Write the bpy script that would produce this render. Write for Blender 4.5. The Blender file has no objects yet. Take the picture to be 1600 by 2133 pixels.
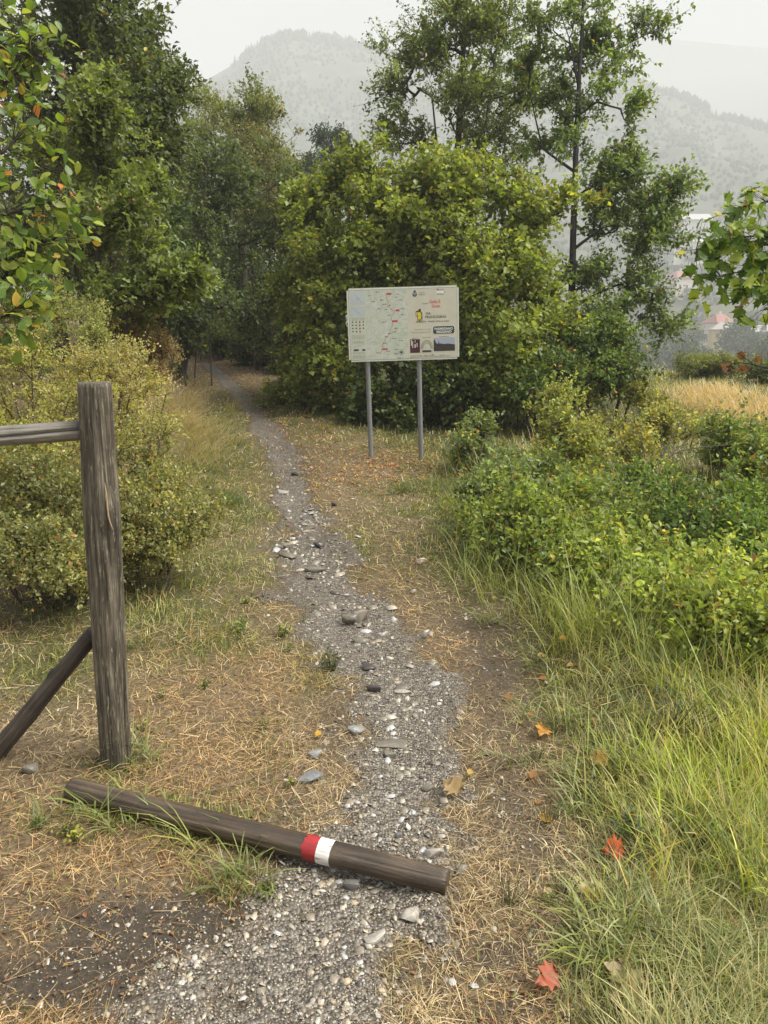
import bpy, math, random
import numpy as np
from mathutils import Vector, Matrix
rng = np.random.default_rng(11)
random.seed(11)
sc = bpy.context.scene
COL = sc.collection

# ------------------------------------------------------------------ camera, sky, sun, exposure
F_PX, CX, CY = 1602.0, 800.0, 1066.5
PITCH = math.radians(13.0)
EYE = np.array([0.0, 0.0, 1.65])
cam = bpy.data.cameras.new('camera'); camo = bpy.data.objects.new('camera', cam); COL.objects.link(camo)
cam.sensor_fit = 'VERTICAL'; cam.sensor_height = 36.0; cam.lens = 36.0 * F_PX / 2133.0
cam.clip_start = 0.05; cam.clip_end = 6000
camo.location = EYE; camo.rotation_euler = (math.radians(90) - PITCH, 0, 0)
sc.camera = camo

SUN_EL, SUN_AZ = math.radians(54), math.radians(98)      # azimuth clockwise from +Y (ahead), to the right
w = bpy.data.worlds.new("World"); sc.world = w; w.use_nodes = True
nt = w.node_tree; nt.nodes.clear()
sky = nt.nodes.new('ShaderNodeTexSky'); sky.sky_type = 'NISHITA'; sky.sun_disc = False
sky.sun_elevation = SUN_EL; sky.sun_rotation = SUN_AZ; sky.air_density = 1.0; sky.dust_density = 4.0; sky.ozone_density = 1.0
hs = nt.nodes.new('ShaderNodeHueSaturation'); hs.inputs['Saturation'].default_value = 0.12
mx = nt.nodes.new('ShaderNodeMixRGB'); mx.inputs[0].default_value = 0.86
tcw = nt.nodes.new('ShaderNodeTexCoord'); nzw = nt.nodes.new('ShaderNodeTexNoise'); nzw.inputs['Scale'].default_value = 2.6; nzw.inputs['Detail'].default_value = 6
rw = nt.nodes.new('ShaderNodeValToRGB'); rw.color_ramp.elements[0].position = .3; rw.color_ramp.elements[1].position = .72   # cloud layer over the clear sky
rw.color_ramp.elements[0].color = (.72, .73, .77, 1); rw.color_ramp.elements[1].color = (1, 1, 1, 1)
sc2 = nt.nodes.new('ShaderNodeVectorMath'); sc2.operation = 'SCALE'; sc2.inputs['Scale'].default_value = 1.45
nt.links.new(tcw.outputs['Generated'], nzw.inputs['Vector']); nt.links.new(nzw.outputs[0], rw.inputs[0]); nt.links.new(rw.outputs[0], sc2.inputs[0]); nt.links.new(sc2.outputs[0], mx.inputs[2])
bg = nt.nodes.new('ShaderNodeBackground'); bg.inputs['Strength'].default_value = 0.15
wo = nt.nodes.new('ShaderNodeOutputWorld')
nt.links.new(sky.outputs[0], hs.inputs['Color']); nt.links.new(hs.outputs[0], mx.inputs[1])
nt.links.new(mx.outputs[0], bg.inputs['Color']); nt.links.new(bg.outputs[0], wo.inputs[0])
sl = bpy.data.lights.new('sun', 'SUN'); sl.energy = 4.2; sl.angle = math.radians(40); sl.color = (1.0, 0.94, 0.84)
so = bpy.data.objects.new('sun', sl); COL.objects.link(so)
sd = Vector((math.sin(SUN_AZ)*math.cos(SUN_EL), math.cos(SUN_AZ)*math.cos(SUN_EL), math.sin(SUN_EL)))
so.rotation_euler = sd.to_track_quat('Z', 'Y').to_euler(); so.location = (0, 0, 30)
sc.view_settings.view_transform = 'Standard'; sc.view_settings.look = 'None'
sc.view_settings.exposure = 1.62; sc.view_settings.gamma = 1.0; sc.view_settings.use_curve_mapping = False
cy = sc.cycles
cy.max_bounces = 6; cy.diffuse_bounces = 3; cy.glossy_bounces = 2; cy.transmission_bounces = 4
cy.transparent_max_bounces = 6; cy.volume_bounces = 2; cy.sample_clamp_indirect = 6
cy.caustics_reflective = False; cy.caustics_refractive = False
HAZE = 0.0015

# ------------------------------------------------------------------ projection and terrain helpers
cp, sp = math.cos(PITCH), math.sin(PITCH)
def raydir(px, py):
    x = (px - CX) / F_PX; y = -(py - CY) / F_PX
    return np.array([x, cp + y * sp, -sp + y * cp])
def W(px, py, depth): return EYE + depth * raydir(px, py)
def WY(px, py, Y):
    d = raydir(px, py); return EYE + d * (Y / d[1])
def to_px(P):
    v = P - EYE; dep = v[..., 1] * cp - v[..., 2] * sp; up = v[..., 1] * sp + v[..., 2] * cp
    dep = np.maximum(dep, 0.05)
    return CX + F_PX * v[..., 0] / dep, CY - F_PX * up / dep, dep
def sm(a, b, x):
    t = np.clip((x - a) / (b - a), 0, 1); return t * t * (3 - 2 * t)
_tab = rng.random((256, 256))
def vn(x, y, s=0):
    x = np.asarray(x, float) + s * 17.31; y = np.asarray(y, float) + s * 9.77
    xi = np.floor(x).astype(int); yi = np.floor(y).astype(int); fx = x - xi; fy = y - yi
    fx = fx * fx * (3 - 2 * fx); fy = fy * fy * (3 - 2 * fy)
    a = _tab[xi & 255, yi & 255]; b = _tab[(xi + 1) & 255, yi & 255]; c = _tab[xi & 255, (yi + 1) & 255]; d = _tab[(xi + 1) & 255, (yi + 1) & 255]
    return (a * (1 - fx) + b * fx) * (1 - fy) + (c * (1 - fx) + d * fx) * fy
def fbm(x, y, s=0, o=4):
    r = 0; a = 0.5; t = 0
    for k in range(o):
        r = r + a * vn(np.asarray(x) * 2**k, np.asarray(y) * 2**k, s + k); t += a; a *= 0.5
    return r / t - 0.5
def base_z(y): return np.interp(y, [-50, 4, 7, 9.5, 13, 20, 30, 60], [0, 0, .04, .15, .43, 1.02, 1.6, 2.2])
def hit(px, py, f, t1=60):
    d = raydir(px, py); lo = 0.3; t = lo
    while t < t1:
        p = EYE + d * t
        if p[2] < f(p[0], p[1]): break
        lo = t; t += 0.03 + t * 0.01
    a, b = lo, t
    for _ in range(24):
        m = (a + b) / 2; p = EYE + d * m
        if p[2] < f(p[0], p[1]): b = m
        else: a = m
    return EYE + d * b
PC = [(600, 2600, 470), (610, 2133, 400), (640, 2030, 350), (740, 1900, 220), (810, 1750, 150), (835, 1600, 135), (845, 1450, 140), (775, 1330, 135), (705, 1240, 125),
      (648, 1165, 92), (632, 1080, 60), (612, 1000, 46), (583, 930, 40), (545, 870, 33), (490, 810, 22), (452, 770, 14), (425, 752, 9)]
_c = []
for px, py, hw in PC:
    p = hit(px, py, lambda x, y: base_z(y)); q = hit(px + hw, py, lambda x, y: base_z(y)); _c.append((p[1], p[0], q[0] - p[0]))
_c.sort(); PCY = np.array([c[0] for c in _c]); PCX = np.array([c[1] for c in _c]); PCW = np.array([c[2] for c in _c])
def pathd(x, y):
    """signed distance across the path in half widths (negative = left)"""
    xc = np.interp(y, PCY, PCX); hw = np.maximum(np.interp(y, PCY, PCW), 0.18)
    return (x - xc) / hw, x - xc, hw
# distant silhouettes (azimuth -> elevation angle tangent)
def crest(pts, R):
    A = []; T = []
    for px, py in pts:
        d = raydir(px, py); h = math.hypot(d[0], d[1]); A.append(math.atan2(d[0], d[1])); T.append(d[2] / h * R)
    o = np.argsort(A); return np.array(A)[o], np.array(T)[o]
RA, RB = 800.0, 1500.0
CA = crest([(-3000, 420), (-900, 330), (0, 265), (250, 232), (380, 186), (430, 160), (480, 132), (530, 95), (560, 78), (600, 70), (700, 80), (760, 95), (850, 118), (1000, 132), (1150, 130),
            (1270, 140), (1310, 152), (1360, 180), (1460, 214), (1485, 240), (1600, 262), (1900, 250), (2600, 300), (4000, 350)], RA)
CB = crest([(-3000, 420), (-600, 330), (380, 320), (600, 250), (760, 150), (900, 85), (1040, 72), (1200, 66), (1340, 72), (1450, 84), (1600, 98), (1900, 120), (2600, 210), (4000, 330)], RB)
def H(x, y):
    x = np.asarray(x, float); y = np.asarray(y, float)
    z = base_z(y)
    q, dx, hw = pathd(x, y)
    near = 1 - sm(24, 32, y)
    z = z - 0.055 * np.exp(-(q * q) * 0.9) * near * sm(0, 2, y)
    rb = dx - hw
    z = z + near * 0.13 * sm(0.15, 0.9, rb) * sm(2.2, 3.6, y) * (1 - sm(5.6, 7.5, y)) * (1 - 0.6 * sm(1.2, 3, rb))
    z = z + near * 0.05 * sm(0.1, 0.8, -dx - hw) * (1 - sm(5, 7, y))
    A = np.interp(y, [-5, 4.5, 7, 10, 14, 22, 40], [0, 0, .22, .55, .8, .9, .5])
    z = z + A * sm(0.45, 2.2, -dx - hw) + 0.06 * A * np.clip(-dx - 2.2, 0, 12)
    z = z - 0.22 * sm(2.4, 5, rb) * sm(3, 6, y) * (1 - sm(11, 14, y))
    # the hillside falls away to the right and ahead, into the valley
    az = np.arctan2(x, np.maximum(y, 1e-3)); r = np.hypot(x, y)
    fr = sm(0.12, 0.28, az)
    start = 60 - 42 * fr
    fall = sm(0, 1, (r - start) / 70.0)
    valley = np.interp(r, [0, 120, 200, 330, 400, 470, 540], [-13, -13, -9, -3.5, 22, 52, 78]) * 1.0
    z = z * (1 - fall) + valley * fall
    z = z - fr * 0.9 * sm(16.5, 30, r) * (1 - fall)
    amp = np.clip(r / 60, 0.02, 1.0)
    z = z + 0.022 * fbm(x * 3.1, y * 3.1, 1) * 2 * near + 0.05 * fbm(x * .8, y * .8, 2) * near + amp * 0.8 * fbm(x * .05, y * .05, 3) * sm(30, 80, r)
    cz = np.interp(az, *CA)
    t = (r - 470.0) / (RA - 470.0)
    mnt = 52 + (cz - 52) * np.clip(t, 0, 1) ** 1.05 + 22 * fbm(x * .012, y * .012, 5) * sm(0.02, .5, t) * (1 - sm(.8, 1.0, t)) * 2
    mnt = mnt - 90 * np.clip(t - 1, 0, 3)
    z = np.where(r > 470, np.where(y > -1e9, mnt, z), z)
    back = sm(0.0, -60, y)
    z = z * (1 - back * sm(60, 200, r) * 0.0)
    return z
Hs = lambda x, y: float(H(x, y))
def G(px, py): return GM(np.array([px]), np.array([py]))[0]
def GM(px, py):
    px = np.asarray(px, float); py = np.asarray(py, float); yy = -(py - CY) / F_PX
    d = np.stack([(px - CX) / F_PX, cp + yy * sp, -sp + yy * cp], -1); ts = np.exp(np.linspace(math.log(.5), math.log(60), 260))
    Q = EYE + d[:, None] * ts[None, :, None]; below = Q[..., 2] < H(Q[..., 0], Q[..., 1]); i = np.where(below.any(1), below.argmax(1), len(ts) - 1); i = np.maximum(i, 1); a, b = ts[i - 1], ts[i]
    for _ in range(14):
        m_ = (a + b) / 2; q = EYE + d * m_[:, None]; u_ = q[:, 2] < H(q[:, 0], q[:, 1]); b = np.where(u_, m_, b); a = np.where(u_, a, m_)
    return EYE + d * b[:, None]

# ------------------------------------------------------------------ object helpers
def tag(o, label=None, cat=None, group=None, kind=None):
    if label: o['label'] = label
    if cat: o['category'] = cat
    if group: o['group'] = group
    if kind: o['kind'] = kind
    return o
def mesh_np(name, V, Fc, C=None, smooth=False):
    V = np.asarray(V, dtype=np.float32); Fc = np.asarray(Fc, dtype=np.int32)
    k = Fc.shape[1]; me = bpy.data.meshes.new(name)
    me.vertices.add(len(V)); me.vertices.foreach_set('co', V.ravel())
    me.loops.add(Fc.size); me.loops.foreach_set('vertex_index', Fc.ravel())
    me.polygons.add(len(Fc)); me.polygons.foreach_set('loop_start', np.arange(0, Fc.size, k, dtype=np.int32))
    me.polygons.foreach_set('loop_total', np.full(len(Fc), k, dtype=np.int32))
    if smooth: me.polygons.foreach_set('use_smooth', np.ones(len(Fc), dtype=bool))
    if C is not None:
        a = me.attributes.new('Col', 'FLOAT_COLOR', 'POINT')
        c4 = np.ones((len(V), 4), dtype=np.float32); c4[:, :3] = C; a.data.foreach_set('color', c4.ravel())
    me.update(); return me
def link(name, me, mat=None, parent=None, loc=None):
    o = bpy.data.objects.new(name, me); COL.objects.link(o)
    if mat and me and not me.materials: me.materials.append(mat)
    if parent: o.parent = parent
    if loc is not None: o.location = loc
    return o
def empty(name, loc, label, cat, group=None):
    o = bpy.data.objects.new(name, None); COL.objects.link(o); o.location = loc; o.empty_display_size = .2
    return tag(o, label, cat, group)
class Acc:
    def __init__(s): s.V = []; s.F = []; s.C = []; s.n = 0
    def add(s, V, Fc, C):
        s.V.append(V); s.F.append(Fc + s.n); s.C.append(np.broadcast_to(C, (len(V), 3))); s.n += len(V)
    def build(s, name, mat, parent=None, off=None, smooth=False):
        V = np.concatenate(s.V)
        if off is not None: V = V - np.asarray(off)
        return link(name, mesh_np(name, V, np.concatenate(s.F), np.concatenate(s.C), smooth), mat, parent)
def norm(v): return v / np.maximum(np.linalg.norm(v, axis=-1, keepdims=True), 1e-9)
def rvec(n): return norm(rng.normal(size=(n, 3)))

# ------------------------------------------------------------------ materials
def newmat(name):
    m = bpy.data.materials.new(name); m.use_nodes = True; m.node_tree.nodes.clear(); return m, m.node_tree
def N(nt, t, **kw):
    n = nt.nodes.new(t)
    for k, v in kw.items():
        if isinstance(k, str) and k in n.inputs: n.inputs[k].default_value = v
        else: setattr(n, k, v)
    return n
def attr_mat(name, rough=0.5, spec=0.5, trans=0.0, varscale=0.0):
    m, nt = newmat(name); at = N(nt, 'ShaderNodeAttribute', attribute_name='Col')
    out = N(nt, 'ShaderNodeOutputMaterial'); p = N(nt, 'ShaderNodeBsdfPrincipled')
    p.inputs['Roughness'].default_value = rough; p.inputs['Specular IOR Level'].default_value = spec
    src = at.outputs['Color']
    if varscale:
        tc = N(nt, 'ShaderNodeTexCoord'); no = N(nt, 'ShaderNodeTexNoise'); no.inputs['Scale'].default_value = varscale
        nt.links.new(tc.outputs['Object'], no.inputs['Vector'])
        mr = N(nt, 'ShaderNodeMapRange'); mr.inputs[3].default_value = .6; mr.inputs[4].default_value = 1.4
        nt.links.new(no.outputs[0], mr.inputs[0]); mu = N(nt, 'ShaderNodeVectorMath', operation='SCALE')
        nt.links.new(src, mu.inputs[0]); nt.links.new(mr.outputs[0], mu.inputs['Scale']); src = mu.outputs[0]
    nt.links.new(src, p.inputs['Base Color'])
    if trans > 0:
        tr = N(nt, 'ShaderNodeBsdfTranslucent'); mi = N(nt, 'ShaderNodeMixShader'); mi.inputs[0].default_value = trans
        mc = N(nt, 'ShaderNodeMixRGB', blend_type='MULTIPLY'); mc.inputs[0].default_value = 1; mc.inputs[2].default_value = (1.5, 1.45, .7, 1)
        nt.links.new(src, mc.inputs[1]); nt.links.new(mc.outputs[0], tr.inputs['Color'])
        nt.links.new(p.outputs[0], mi.inputs[1]); nt.links.new(tr.outputs[0], mi.inputs[2]); nt.links.new(mi.outputs[0], out.inputs[0])
    else: nt.links.new(p.outputs[0], out.inputs[0])
    return m
M_LEAF = attr_mat('leaf_surface', .42, .45, .46)
M_GRASS = attr_mat('grass_surface', .45, .45, .3)
M_BARK = attr_mat('bark_surface', .7, .3, 0, 60)
M_STONE = attr_mat('stone_surface', .38, .55, 0, 140)
M_FAR = attr_mat('distant_foliage', .8, .1, 0)
def plain(name, col, rough=.6, metal=0, spec=.4):
    m, nt = newmat(name); p = N(nt, 'ShaderNodeBsdfPrincipled'); out = N(nt, 'ShaderNodeOutputMaterial')
    tc = N(nt, 'ShaderNodeTexCoord'); no = N(nt, 'ShaderNodeTexNoise'); no.inputs['Scale'].default_value = 9; no.inputs['Detail'].default_value = 6
    nt.links.new(tc.outputs['Object'], no.inputs['Vector'])
    mr = N(nt, 'ShaderNodeMapRange'); mr.inputs[3].default_value = .85; mr.inputs[4].default_value = 1.12
    nt.links.new(no.outputs[0], mr.inputs[0]); mu = N(nt, 'ShaderNodeVectorMath', operation='SCALE'); mu.inputs[0].default_value = col
    nt.links.new(mr.outputs[0], mu.inputs['Scale']); nt.links.new(mu.outputs[0], p.inputs['Base Color'])
    p.inputs['Roughness'].default_value = rough; p.inputs['Metallic'].default_value = metal; p.inputs['Specular IOR Level'].default_value = spec
    nt.links.new(p.outputs[0], out.inputs[0]); return m
def ramp(nt, stops):
    r = N(nt, 'ShaderNodeValToRGB'); e = r.color_ramp.elements
    e[0].position, e[0].color = stops[0][0], (*stops[0][1], 1); e[1].position, e[1].color = stops[-1][0], (*stops[-1][1], 1)
    for p_, c_ in stops[1:-1]:
        k = e.new(p_); k.color = (*c_, 1)
    return r
def wood_mat(name, stops, streak=None, sx=26, sz=1.6, rough=.6, spec=.35):
    m, nt = newmat(name); L = nt.links.new
    p = N(nt, 'ShaderNodeBsdfPrincipled'); out = N(nt, 'ShaderNodeOutputMaterial'); tc = N(nt, 'ShaderNodeTexCoord')
    mp = N(nt, 'ShaderNodeMapping'); mp.inputs['Scale'].default_value = (sx, sx, sz)
    n1 = N(nt, 'ShaderNodeTexNoise'); n1.inputs['Scale'].default_value = 1.6; n1.inputs['Detail'].default_value = 10; n1.inputs['Roughness'].default_value = .68; n1.inputs['Distortion'].default_value = .5
    L(tc.outputs['Object'], mp.inputs[0]); L(mp.outputs[0], n1.inputs['Vector'])
    r = ramp(nt, stops); L(n1.outputs[0], r.inputs[0]); col = r.outputs[0]
    n2 = N(nt, 'ShaderNodeTexNoise'); n2.inputs['Scale'].default_value = 7; n2.inputs['Detail'].default_value = 5
    L(tc.outputs['Object'], n2.inputs['Vector'])
    mr = N(nt, 'ShaderNodeMapRange'); mr.inputs[1].default_value = .3; mr.inputs[2].default_value = .7; mr.inputs[3].default_value = .6; mr.inputs[4].default_value = 1.35
    L(n2.outputs[0], mr.inputs[0]); mu = N(nt, 'ShaderNodeVectorMath', operation='SCALE'); L(col, mu.inputs[0]); L(mr.outputs[0], mu.inputs['Scale']); col = mu.outputs[0]
    if streak:
        n3 = N(nt, 'ShaderNodeTexNoise'); n3.inputs['Scale'].default_value = 2.6; n3.inputs['Detail'].default_value = 3; n3.inputs['Roughness'].default_value = .7
        mp3 = N(nt, 'ShaderNodeMapping'); mp3.inputs['Scale'].default_value = (60, 60, 5.5); mp3.inputs['Location'].default_value = (3, 1, 7)
        L(tc.outputs['Object'], mp3.inputs[0]); L(mp3.outputs[0], n3.inputs['Vector'])
        r3 = ramp(nt, [(.58, (0, 0, 0)), (.68, (.8, .8, .8))]); L(n3.outputs[0], r3.inputs[0])
        mi = N(nt, 'ShaderNodeMixRGB'); mi.inputs[2].default_value = (*streak, 1); L(r3.outputs[0], mi.inputs[0]); L(col, mi.inputs[1]); col = mi.outputs[0]
    L(col, p.inputs['Base Color']); p.inputs['Roughness'].default_value = rough; p.inputs['Specular IOR Level'].default_value = spec
    bp = N(nt, 'ShaderNodeBump'); bp.inputs['Strength'].default_value = 1.0; bp.inputs['Distance'].default_value = .009
    L(n1.outputs[0], bp.inputs['Height']); L(bp.outputs[0], p.inputs['Normal']); L(p.outputs[0], out.inputs[0]); return m

# ------------------------------------------------------------------ ground
GREEN = [(150, 1240, 220, 80, .7), (380, 1230, 150, 80, .6), (560, 1200, 60, 60, .3), (80, 1390, 150, 85, .9), (420, 1340, 170, 55, .75), (655, 1390, 55, 60, .9), (320, 1700, 210, 45, .8), (240, 1600, 70, 30, .8), (480, 1040, 150, 110, .7), (760, 860, 170, 70, .9),
         (470, 900, 90, 90, .8), (950, 1150, 150, 70, .8), (740, 1140, 45, 50, .8), (470, 1860, 50, 30, .7), (540, 1550, 60, 60, .3), (640, 860, 60, 60, .3), (330, 1150, 150, 120, .5), (830, 1050, 80, 60, .5), (30, 2100, 50, 25, .6)]
BARE = [(160, 2030, 330, 90, .75), (560, 1900, 90, 50, .6), (300, 1910, 260, 55, 1.0), (120, 2050, 260, 50, .9), (430, 2010, 140, 90, 1.0), (330, 2110, 120, 40, .8), (560, 1800, 100, 40, .5), (1030, 1400, 80, 90, .6), (1050, 1640, 70, 110, .5), (1010, 1300, 90, 35, .5), (1050, 1990, 60, 40, .6),
        (1110, 1760, 60, 60, .4), (700, 1500, 40, 80, .5), (1080, 2110, 90, 30, .6), (600, 1700, 40, 60, .4), (880, 1120, 60, 40, .4)]
def gsum(T, px, py):
    v = 0
    for a, b, sa, sb, ww in T: v = v + ww * np.exp(-((px - a) / sa) ** 2 - ((py - b) / sb) ** 2)
    return v
def zones(x, y, z):
    px, py, dep = to_px(np.stack([x, y, z], -1))
    q, dx, hw = pathd(x, y); nz = fbm(x * 2.3, y * 2.3, 21); n2 = fbm(x * 7, y * 7, 25)
    pm = 1 - sm(.45, 1.2, np.abs(q) + nz * 1.1 + n2 * .9 + fbm(x * 22, y * 22, 29) * .5)
    xr = np.interp(py, [700, 850, 1000, 1100, 1200, 1400, 1600, 1800, 2000, 2200], [640, 760, 830, 900, 980, 1110, 1180, 1230, 1180, 1160])
    gr = sm(-70, 130, px - xr + nz * 260)
    gr = np.clip(gr + gsum(GREEN, px, py) * (1.0 + nz * 1.2), 0, 1)
    br = np.clip(gsum(BARE, px, py) * (1.15 + nz * 1.5 + n2) , 0, 1) * (1 - gr * .6)
    fl = sm(20, 45, np.hypot(x, y)); gr = np.maximum(gr, fl)
    return px, py, dep, pm, gr, br
def polar_sheet(rs, az):
    R, A = np.meshgrid(rs, az, indexing='ij'); x = R * np.sin(A); y = R * np.cos(A)
    ni, nj = R.shape; idx = np.arange(ni * nj).reshape(ni, nj)
    Fq = np.stack([idx[:-1, :-1], idx[:-1, 1:], idx[1:, 1:], idx[1:, :-1]], -1).reshape(-1, 4)
    return x.ravel(), y.ravel(), Fq[:, ::-1]
az = np.concatenate([np.linspace(-math.pi, -.62, 46)[:-1], np.linspace(-.62, .62, 260), np.linspace(.62, math.pi, 46)[1:]])
rs = np.concatenate([[0.02, .35], np.exp(np.linspace(math.log(.8), math.log(26), 250)), np.exp(np.linspace(math.log(27), math.log(420), 70))])
gx, gy, gF = polar_sheet(rs, az); gz = H(gx, gy)
px, py, dep, pm, gr, br = zones(gx, gy, gz)
ground = link('ground', mesh_np('ground', np.stack([gx, gy, gz], -1), gF, np.stack([gr, br, pm], -1), True)); tag(ground, kind='structure')
m, nt = newmat('earth_and_thatch'); L = nt.links.new
p = N(nt, 'ShaderNodeBsdfPrincipled'); out = N(nt, 'ShaderNodeOutputMaterial'); at = N(nt, 'ShaderNodeAttribute', attribute_name='Col'); sep = N(nt, 'ShaderNodeSeparateColor')
L(at.outputs['Color'], sep.inputs[0]); tc = N(nt, 'ShaderNodeTexCoord')
na = N(nt, 'ShaderNodeTexNoise'); na.inputs['Scale'].default_value = 55; na.inputs['Detail'].default_value = 8; na.inputs['Roughness'].default_value = .75
nb = N(nt, 'ShaderNodeTexNoise'); nb.inputs['Scale'].default_value = 6; nb.inputs['Detail'].default_value = 6
L(tc.outputs['Object'], na.inputs['Vector']); L(tc.outputs['Object'], nb.inputs['Vector'])
rs1 = ramp(nt, [(.3, (.045, .032, .02)), (.5, (.13, .095, .056)), (.72, (.36, .27, .155))]); L(na.outputs[0], rs1.inputs[0])
rg1 = ramp(nt, [(.3, (.022, .026, .010)), (.55, (.07, .075, .024)), (.75, (.15, .14, .05))]); L(na.outputs[0], rg1.inputs[0])
rb1 = ramp(nt, [(.3, (.028, .023, .017)), (.6, (.075, .06, .044)), (.78, (.17, .14, .10))]); L(na.outputs[0], rb1.inputs[0])
def mixc(f, a, b):
    k = N(nt, 'ShaderNodeMixRGB'); L(f, k.inputs[0]); L(a, k.inputs[1]); L(b, k.inputs[2]); return k.outputs[0]
c = mixc(sep.outputs[0], rs1.outputs[0], rg1.outputs[0]); c = mixc(sep.outputs[1], c, rb1.outputs[0]); c = mixc(sep.outputs[2], c, rb1.outputs[0])
L(c, p.inputs['Base Color']); p.inputs['Roughness'].default_value = .75; p.inputs['Specular IOR Level'].default_value = .3
bp = N(nt, 'ShaderNodeBump'); bp.inputs['Strength'].default_value = .9; bp.inputs['Distance'].default_value = .012; L(na.outputs[0], bp.inputs['Height']); L(bp.outputs[0], p.inputs['Normal'])
L(p.outputs[0], out.inputs[0]); ground.data.materials.append(m)

# trodden path sheet: proud in its middle, sinking under the turf at ragged edges
ys = np.exp(np.linspace(math.log(.55), math.log(22), 420)); us = np.linspace(-1.35, 1.35, 46)
Y, U = np.meshgrid(ys, us, indexing='ij'); X = np.interp(Y, PCY, PCX) + U * np.maximum(np.interp(Y, PCY, PCW), .18)
x1, y1 = X.ravel(), Y.ravel(); z1 = H(x1, y1); pm1 = zones(x1, y1, z1)[3]
z1 = z1 + np.clip(pm1 - .35, -.3, .65) * .03 + .006 * fbm(x1 * 25, y1 * 25, 40)
idx = np.arange(len(ys) * len(us)).reshape(len(ys), len(us)); Fq = np.stack([idx[:-1, :-1], idx[:-1, 1:], idx[1:, 1:], idx[1:, :-1]], -1).reshape(-1, 4)
path = link('path', mesh_np('path', np.stack([x1, y1, z1], -1), Fq, np.stack([pm1, pm1, pm1], -1), True)); tag(path, kind='structure')
def path_z(x, y):
    z = H(x, y); pm = zones(x, y, z)[3]; return z + np.maximum(0, np.clip(pm - .35, -.3, .65) * .03)
m, nt = newmat('wet_gravelly_earth'); L = nt.links.new
p = N(nt, 'ShaderNodeBsdfPrincipled'); out = N(nt, 'ShaderNodeOutputMaterial'); tc = N(nt, 'ShaderNodeTexCoord')
vo = N(nt, 'ShaderNodeTexVoronoi'); vo.inputs['Scale'].default_value = 95; na = N(nt, 'ShaderNodeTexNoise'); na.inputs['Scale'].default_value = 70; na.inputs['Detail'].default_value = 8
L(tc.outputs['Object'], vo.inputs['Vector']); L(tc.outputs['Object'], na.inputs['Vector'])
r1 = ramp(nt, [(.2, (.045, .039, .031)), (.5, (.12, .105, .085)), (.75, (.25, .225, .185)), (.95, (.42, .38, .32))])
sp2 = N(nt, 'ShaderNodeSeparateColor'); L(vo.outputs['Color'], sp2.inputs[0]); L(sp2.outputs[0], r1.inputs[0])
r2 = ramp(nt, [(.35, (.035, .029, .023)), (.7, (.15, .128, .105))]); L(na.outputs[0], r2.inputs[0])
k = N(nt, 'ShaderNodeMixRGB'); k.inputs[0].default_value = .5; L(r1.outputs[0], k.inputs[1]); L(r2.outputs[0], k.inputs[2]); at = N(nt, 'ShaderNodeAttribute', attribute_name='Col'); se = N(nt, 'ShaderNodeSeparateColor'); L(at.outputs['Color'], se.inputs[0])
r3 = ramp(nt, [(.3, (.045, .034, .023)), (.6, (.11, .085, .055)), (.78, (.24, .19, .12))]); L(na.outputs[0], r3.inputs[0]); me_ = N(nt, 'ShaderNodeMapRange'); me_.inputs[1].default_value = .35; me_.inputs[2].default_value = .95; L(se.outputs[0], me_.inputs[0])
ke = N(nt, 'ShaderNodeMixRGB'); L(me_.outputs[0], ke.inputs[0]); L(r3.outputs[0], ke.inputs[1]); L(k.outputs[0], ke.inputs[2]); L(ke.outputs[0], p.inputs['Base Color'])
p.inputs['Roughness'].default_value = .42; bp = N(nt, 'ShaderNodeBump'); bp.inputs['Strength'].default_value = 1; bp.inputs['Distance'].default_value = .008; bp.invert = True
L(vo.outputs['Distance'], bp.inputs['Height']); L(bp.outputs[0], p.inputs['Normal']); L(p.outputs[0], out.inputs[0]); path.data.materials.append(m)

# ------------------------------------------------------------------ hills, far ridge, forest, haze
def rough_sheet(name, r0, r1_, nr, a0, a1, na_, f, mat):
    rr = np.linspace(r0, r1_, nr); aa = np.linspace(a0, a1, na_); x, y, Fq = polar_sheet(rr, aa)
    o = link(name, mesh_np(name, np.stack([x, y, f(x, y)], -1), Fq, None, True), mat); return tag(o, kind='structure')
m, nt = newmat('wooded_slope'); L = nt.links.new
p = N(nt, 'ShaderNodeBsdfPrincipled'); out = N(nt, 'ShaderNodeOutputMaterial'); tc = N(nt, 'ShaderNodeTexCoord')
na = N(nt, 'ShaderNodeTexNoise'); na.inputs['Scale'].default_value = .05; na.inputs['Detail'].default_value = 9; na.inputs['Roughness'].default_value = .7; L(tc.outputs['Object'], na.inputs['Vector'])
r1 = ramp(nt, [(.35, (.025, .035, .018)), (.52, (.045, .058, .028)), (.7, (.10, .11, .05))]); L(na.outputs[0], r1.inputs[0]); L(r1.outputs[0], p.inputs['Base Color']); p.inputs['Roughness'].default_value = .9
L(p.outputs[0], out.inputs[0]); M_SLOPE = m
AZ0, AZ1 = -.95, .95
rough_sheet('hills', 419.5, 1000, 130, AZ0, AZ1, 260, H, M_SLOPE)
def HB(x, y):
    a = np.arctan2(x, y); r = np.hypot(x, y); cz = np.interp(a, *CB); t = (r - 1000) / (RB - 1000)
    return 40 + (cz - 40) * np.clip(t, 0, 1) - 200 * np.clip(t - 1, 0, 2) + 25 * fbm(x * .008, y * .008, 8) * sm(0, .5, t) * (1 - sm(.8, 1, t))
rough_sheet('far_ridge', 1000, 1650, 40, AZ0, AZ1, 160, HB, M_SLOPE)
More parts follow.
